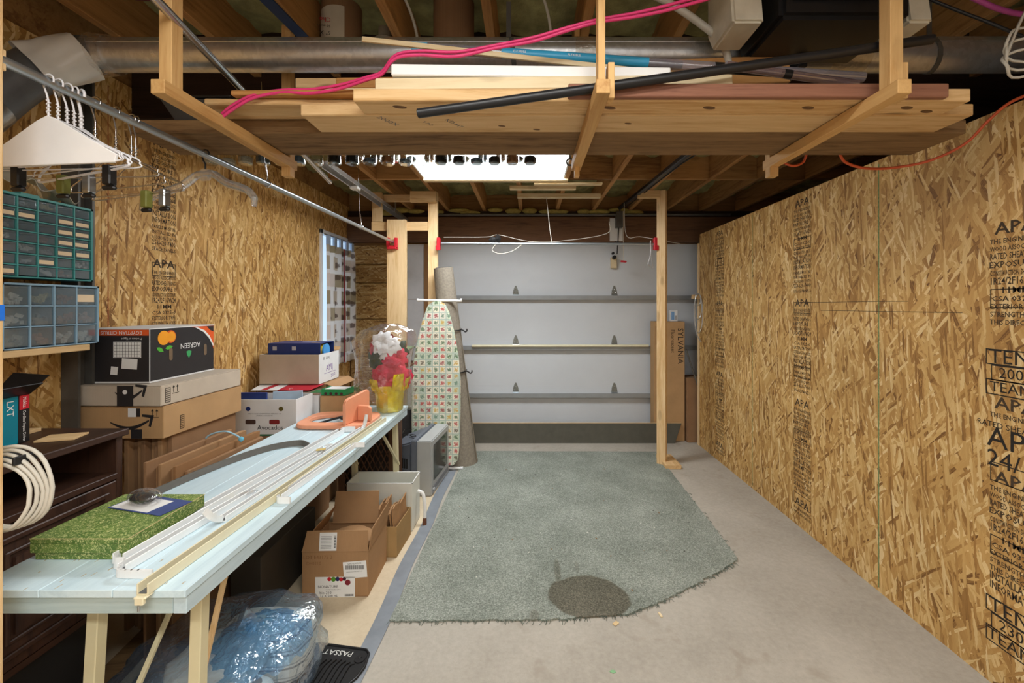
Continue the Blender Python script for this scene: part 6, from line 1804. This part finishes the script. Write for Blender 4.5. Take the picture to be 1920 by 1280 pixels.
# plank leaning before the door, pole, cartons, tubing
Mp = T(0, 4.50, .0005) @ R(-7, 'X')
gpl = thing('leaning_plank', 'long dark grey-green plank on edge leaning against the garage door', 'plank', (.5, 4.5, 0))
O('plank_face', MB().prism([(-.62, 0), (1.55, 0), (1.63, .205), (-.62, .205)], .028, Mp @ frame((0, .028, 0), (1, 0, 0), (0, 0, 1))), GREY_BOARD, gpl, bevel=.002)
O('bare_top_edge', MB().box(-.61, 1.63, .001, .027, .2052, .208, 0, Mp), PINE_X, gpl)
O('cream_pole', MB().tube([(-.62, 4.725, 1.005), (1.335, 4.725, 1.008)], .014, 12), CREAM, smooth=50, label='cream plastic pole lying along the middle door strut', cat='pole')
My = T(1.515, 4.57, .0005) @ R(-2)
sy = carton('lamp_tube_carton', 'tall narrow fluorescent tube carton standing by the garage door', My, .325, .16, 1.28, CARD_L, tape=False)
FY = My @ frame((0, -.0006, 0), (1, 0, 0), (0, 0, 1))
text('SYLVANIA', .085, FY @ T(.115, 1.02, .0005) @ R(-90), INK, sy, sx=1.0)
text('Fluorescent', .055, FY @ T(.035, 1.07, .0005) @ R(-90), INK, sy, sx=.95)
O('tall_flap_line', MB().box(-.095, -.093, .02, 1.26, 0, .0005, 0, FY), INKSOFT, sy)
decal('print_frame', FY @ T(-.135, 1.13, 0), .03, .2, CARD, sy)
sm = thing('lamp_carton', 'small white and blue carton on top of the tall fluorescent carton', 'carton', T(1.57, 4.60, 1.282))
O('carton_body', MB().box(1.54, 1.61, 4.59, 4.65, 1.282, 1.40), CARD_WH, sm, bevel=.002)
O('blue_panel', MB().box(1.541, 1.575, 4.5894, 4.59, 1.30, 1.385), plain('soft_blue_print', (120, 160, 206), .6), sm)
mb = MB()
for k in range(8): mb.box(1.583, 1.60, 4.5894, 4.59, 1.30 + k * .006, 1.303 + k * .006)
O('barcode', mb, INK, sm, recalc=False, kind='stuff')
carton('moving_carton', 'plain brown carton in the shadow behind the partition end', T(1.86, 4.52, .0005), .34, .24, .68, CARD_D)
O('thin_rod', MB().tube([(1.66, 4.49, 1.0), (1.86, 4.46, .35)], .008, 8), DARKSTEEL, smooth=50, label='thin dark rod leaning between the tall carton and the partition', cat='rod')
O('peg_block', MB().box(1.69, 1.782, 4.36, 4.42, 1.52, 1.565), PINE_X, label='short wooden peg block on the far end of the partition', cat='peg', bevel=.002)
th = thing('clear_tubing', 'coil of clear tubing hanging from the wooden peg block', 'tubing', (1.73, 4.39, 1.1))
TUB = clear('clear_tubing', (.9, .92, .92), .2, .1, 0, 10, (190, 194, 196), .3)
for k in range(3):
    w_, h_ = .045 - .008 * k, .20 - .07 * k
    O('tubing_loop', MB().tube([(1.735 + w_ * math.cos(2 * PI * a / 24), 4.345 + .006 * k, 1.572 - h_ + h_ * math.sin(2 * PI * a / 24)) for a in range(24)], .006, 8, closed=True), TUB, th, smooth=60)
O('tubing_tail', MB().tube(bez([(1.70, 4.345, 1.5), (1.70, 4.345, 1.3), (1.72, 4.345, 1.16), (1.765, 4.345, 1.08)], 5), .006, 8), TUB, th, smooth=60)
O('end_board', MB().box(1.772, 1.781, 4.43, 4.47, .0, 2.10), PINE_Z, label='thin pine strip closing the far end of the partition', cat='board', bevel=.001)

# ================================================================ floor at the near left
# rubber mat
mt = thing('car_mat', 'black ribbed rubber car floor mat beside the table leg', 'floor mat', (-.78, 1.55, 0))
mo = [(-.90, 1.35), (-.705, 1.35), (-.70, 1.50), (-.715, 1.565), (-.70, 1.60), (-.665, 1.65), (-.652, 1.70), (-.658, 1.765), (-.675, 1.785), (-.70, 1.79), (-.89, 1.82), (-.93, 1.80), (-.95, 1.70), (-.95, 1.40)]
O('mat_body', MB().prism(mo, .006, T(0, 0, .004)), BLACKM, mt, bevel=.002)
rimp = [(x, y, .010) for x, y in mo]
O('raised_rim', MB().tube(rimp, .0055, 8, closed=True), BLACK, mt, smooth=60)
for k in range(12):
    x = -.925 + k * .0205
    y1 = 1.755 - .0 * k
    pts = bez([(x + .004, 1.36, .0115), (x + .004, 1.5, .0115), (x, 1.62, .0115), (x + .006, 1.70, .0115), (x + .022, 1.735 - (0.018 if k > 7 else 0) * (k - 7) * .35, .0115)], 4)
    if k < 11: O('rib', MB().tube(pts, .0042, 6), BLACK, mt, smooth=60)
text('PASSAT', .036, frame((-.787, 1.772, .0107), (-1, .13, 0), (-.13, -1, 0)), plain('mat_lettering', (206, 206, 200), .6), mt, sx=1.05)
O('anchor_ring', MB().lathe([(.022, .010), (.022, .014), (.008, .014), (.006, .0115)], 20, T(-.685, 1.74, 0)), BLACK, mt, smooth=40)


# bedding in a blue bag
def plaid():
    n = NT('plaid_blanket')
    v = n.coord()
    sp = n.new('ShaderNodeSeparateXYZ'); n.link(v, sp.inputs[0])
    def st(ax, sc_, lo, hi):
        f = n.math('FRACT', n.math('MULTIPLY', sp.outputs[ax], sc_))
        return n.ramp(f, [(0, (0, 0, 0)), (lo, (0, 0, 0)), (lo + .01, (1, 1, 1)), (hi, (1, 1, 1)), (min(1, hi + .01), (0, 0, 0))])
    col = n.mix(n.math('MULTIPLY', st(0, 7, .4, .7), .6), srgb(236, 230, 220), srgb(208, 196, 176))
    col = n.mix(n.math('MULTIPLY', st(2, 20, .1, .25), .8), col, srgb(70, 70, 76))
    col = n.mix(n.math('MULTIPLY', st(2, 20, .4, .5), .6), col, srgb(110, 108, 108))
    col = n.mix(n.math('MULTIPLY', st(0, 7, .1, .14), .6), col, srgb(96, 140, 150))
    return n.fin(col, .9)


PLD = plaid()
bg = thing('bedding_bag', 'blue-tinted clear plastic bag stuffed with plaid blankets under the table', 'plastic bag', (-1.15, 1.6, 0))
from mathutils import noise as mnoise


def pillow(cx, cy, cz, rx, ry, rz, p=.5, seed=0, amp=.06, n=40, m=20):
    mb = MB()
    def f(u, v):
        a = 2 * PI * u; b = -PI / 2 + PI * v
        def se(c, p): return math.copysign(abs(c) ** p, c)
        x, y, z = se(math.cos(a), p) * se(math.cos(b), p), se(math.sin(a), p) * se(math.cos(b), p), se(math.sin(b), p)
        k = 1 + amp * mnoise.noise((x * 2.3 + seed, y * 2.3, z * 2.3)) + amp * .5 * mnoise.noise((x * 6 + seed, y * 6, z * 6))
        return (cx + rx * x * k, cy + ry * y * k, max(.005, cz + rz * z * k))
    return mb.grid(f, n, m)


O('folded_blanket', pillow(-1.08, 1.42, .085, .20, .11, .075, .45, 1), PLD, bg, smooth=60)
O('folded_blanket', pillow(-1.02, 1.67, .12, .17, .10, .11, .5, 3), PLD, bg, smooth=60)
O('folded_blanket', pillow(-1.10, 1.53, .18, .15, .12, .05, .6, 5, .12), plain('grey_white_blanket', (206, 204, 200), .9, var=.08, bump=.4, bscale=14), bg, smooth=60)
O('folded_blanket', pillow(-1.27, 1.52, .10, .09, .18, .09, .6, 7, .1), plain('dark_grey_blanket', (116, 116, 120), .9, var=.2), bg, smooth=60)
def pleat(u, v):
    a = 2 * PI * u
    r = .02 + .145 * v
    return (-.99 + r * math.cos(a) * 1.1, 1.57 + r * math.sin(a), .300 - .10 * v ** 1.6 + .010 * v * math.sin(a * 11) + .006 * math.sin(a * 23 + v * 4) * v)
O('gathered_film', MB().grid(pleat, 90, 10), BLUEGATHER, bg, smooth=70)
O('bag_film', pillow(-1.09, 1.54, .148, .295, .265, .150, .62, 12, .12, 60, 30), BLUEFILM, bg, smooth=70)
O('gathered_neck', MB().tube(bez([(-1.0, 1.56, .285), (-1.0, 1.55, .315), (-1.03, 1.53, .335)], 4), [.03, .02, .014, .012, .014, .018, .022, .03, .04], 14), BLUEFILM, bg, smooth=60)
# plank and strip on the floor under the table
O('floor_plank', MB().box(-.045, .045, 0, .9, .0035, .04), ROUGH_X, M=T(-1.52, 1.0, 0) @ R(8), label='short dark plank lying on the floor before the dark cabinet', cat='plank', bevel=.002)
O('dark_strip', MB().box(-.025, .025, 0, 1.1, .0035, .006), BLACKM, M=T(-1.33, 1.05, 0) @ R(9), label='flat dark strip lying on the floor under the table', cat='strip')
O('lettered_case', MB().box(-1.36, -1.22, 1.95, 2.45, .0035, .30), plain('dark_case', (58, 52, 44), .7, var=.1), label='dark lettered crate on the floor under the middle of the table', cat='crate', bevel=.003)
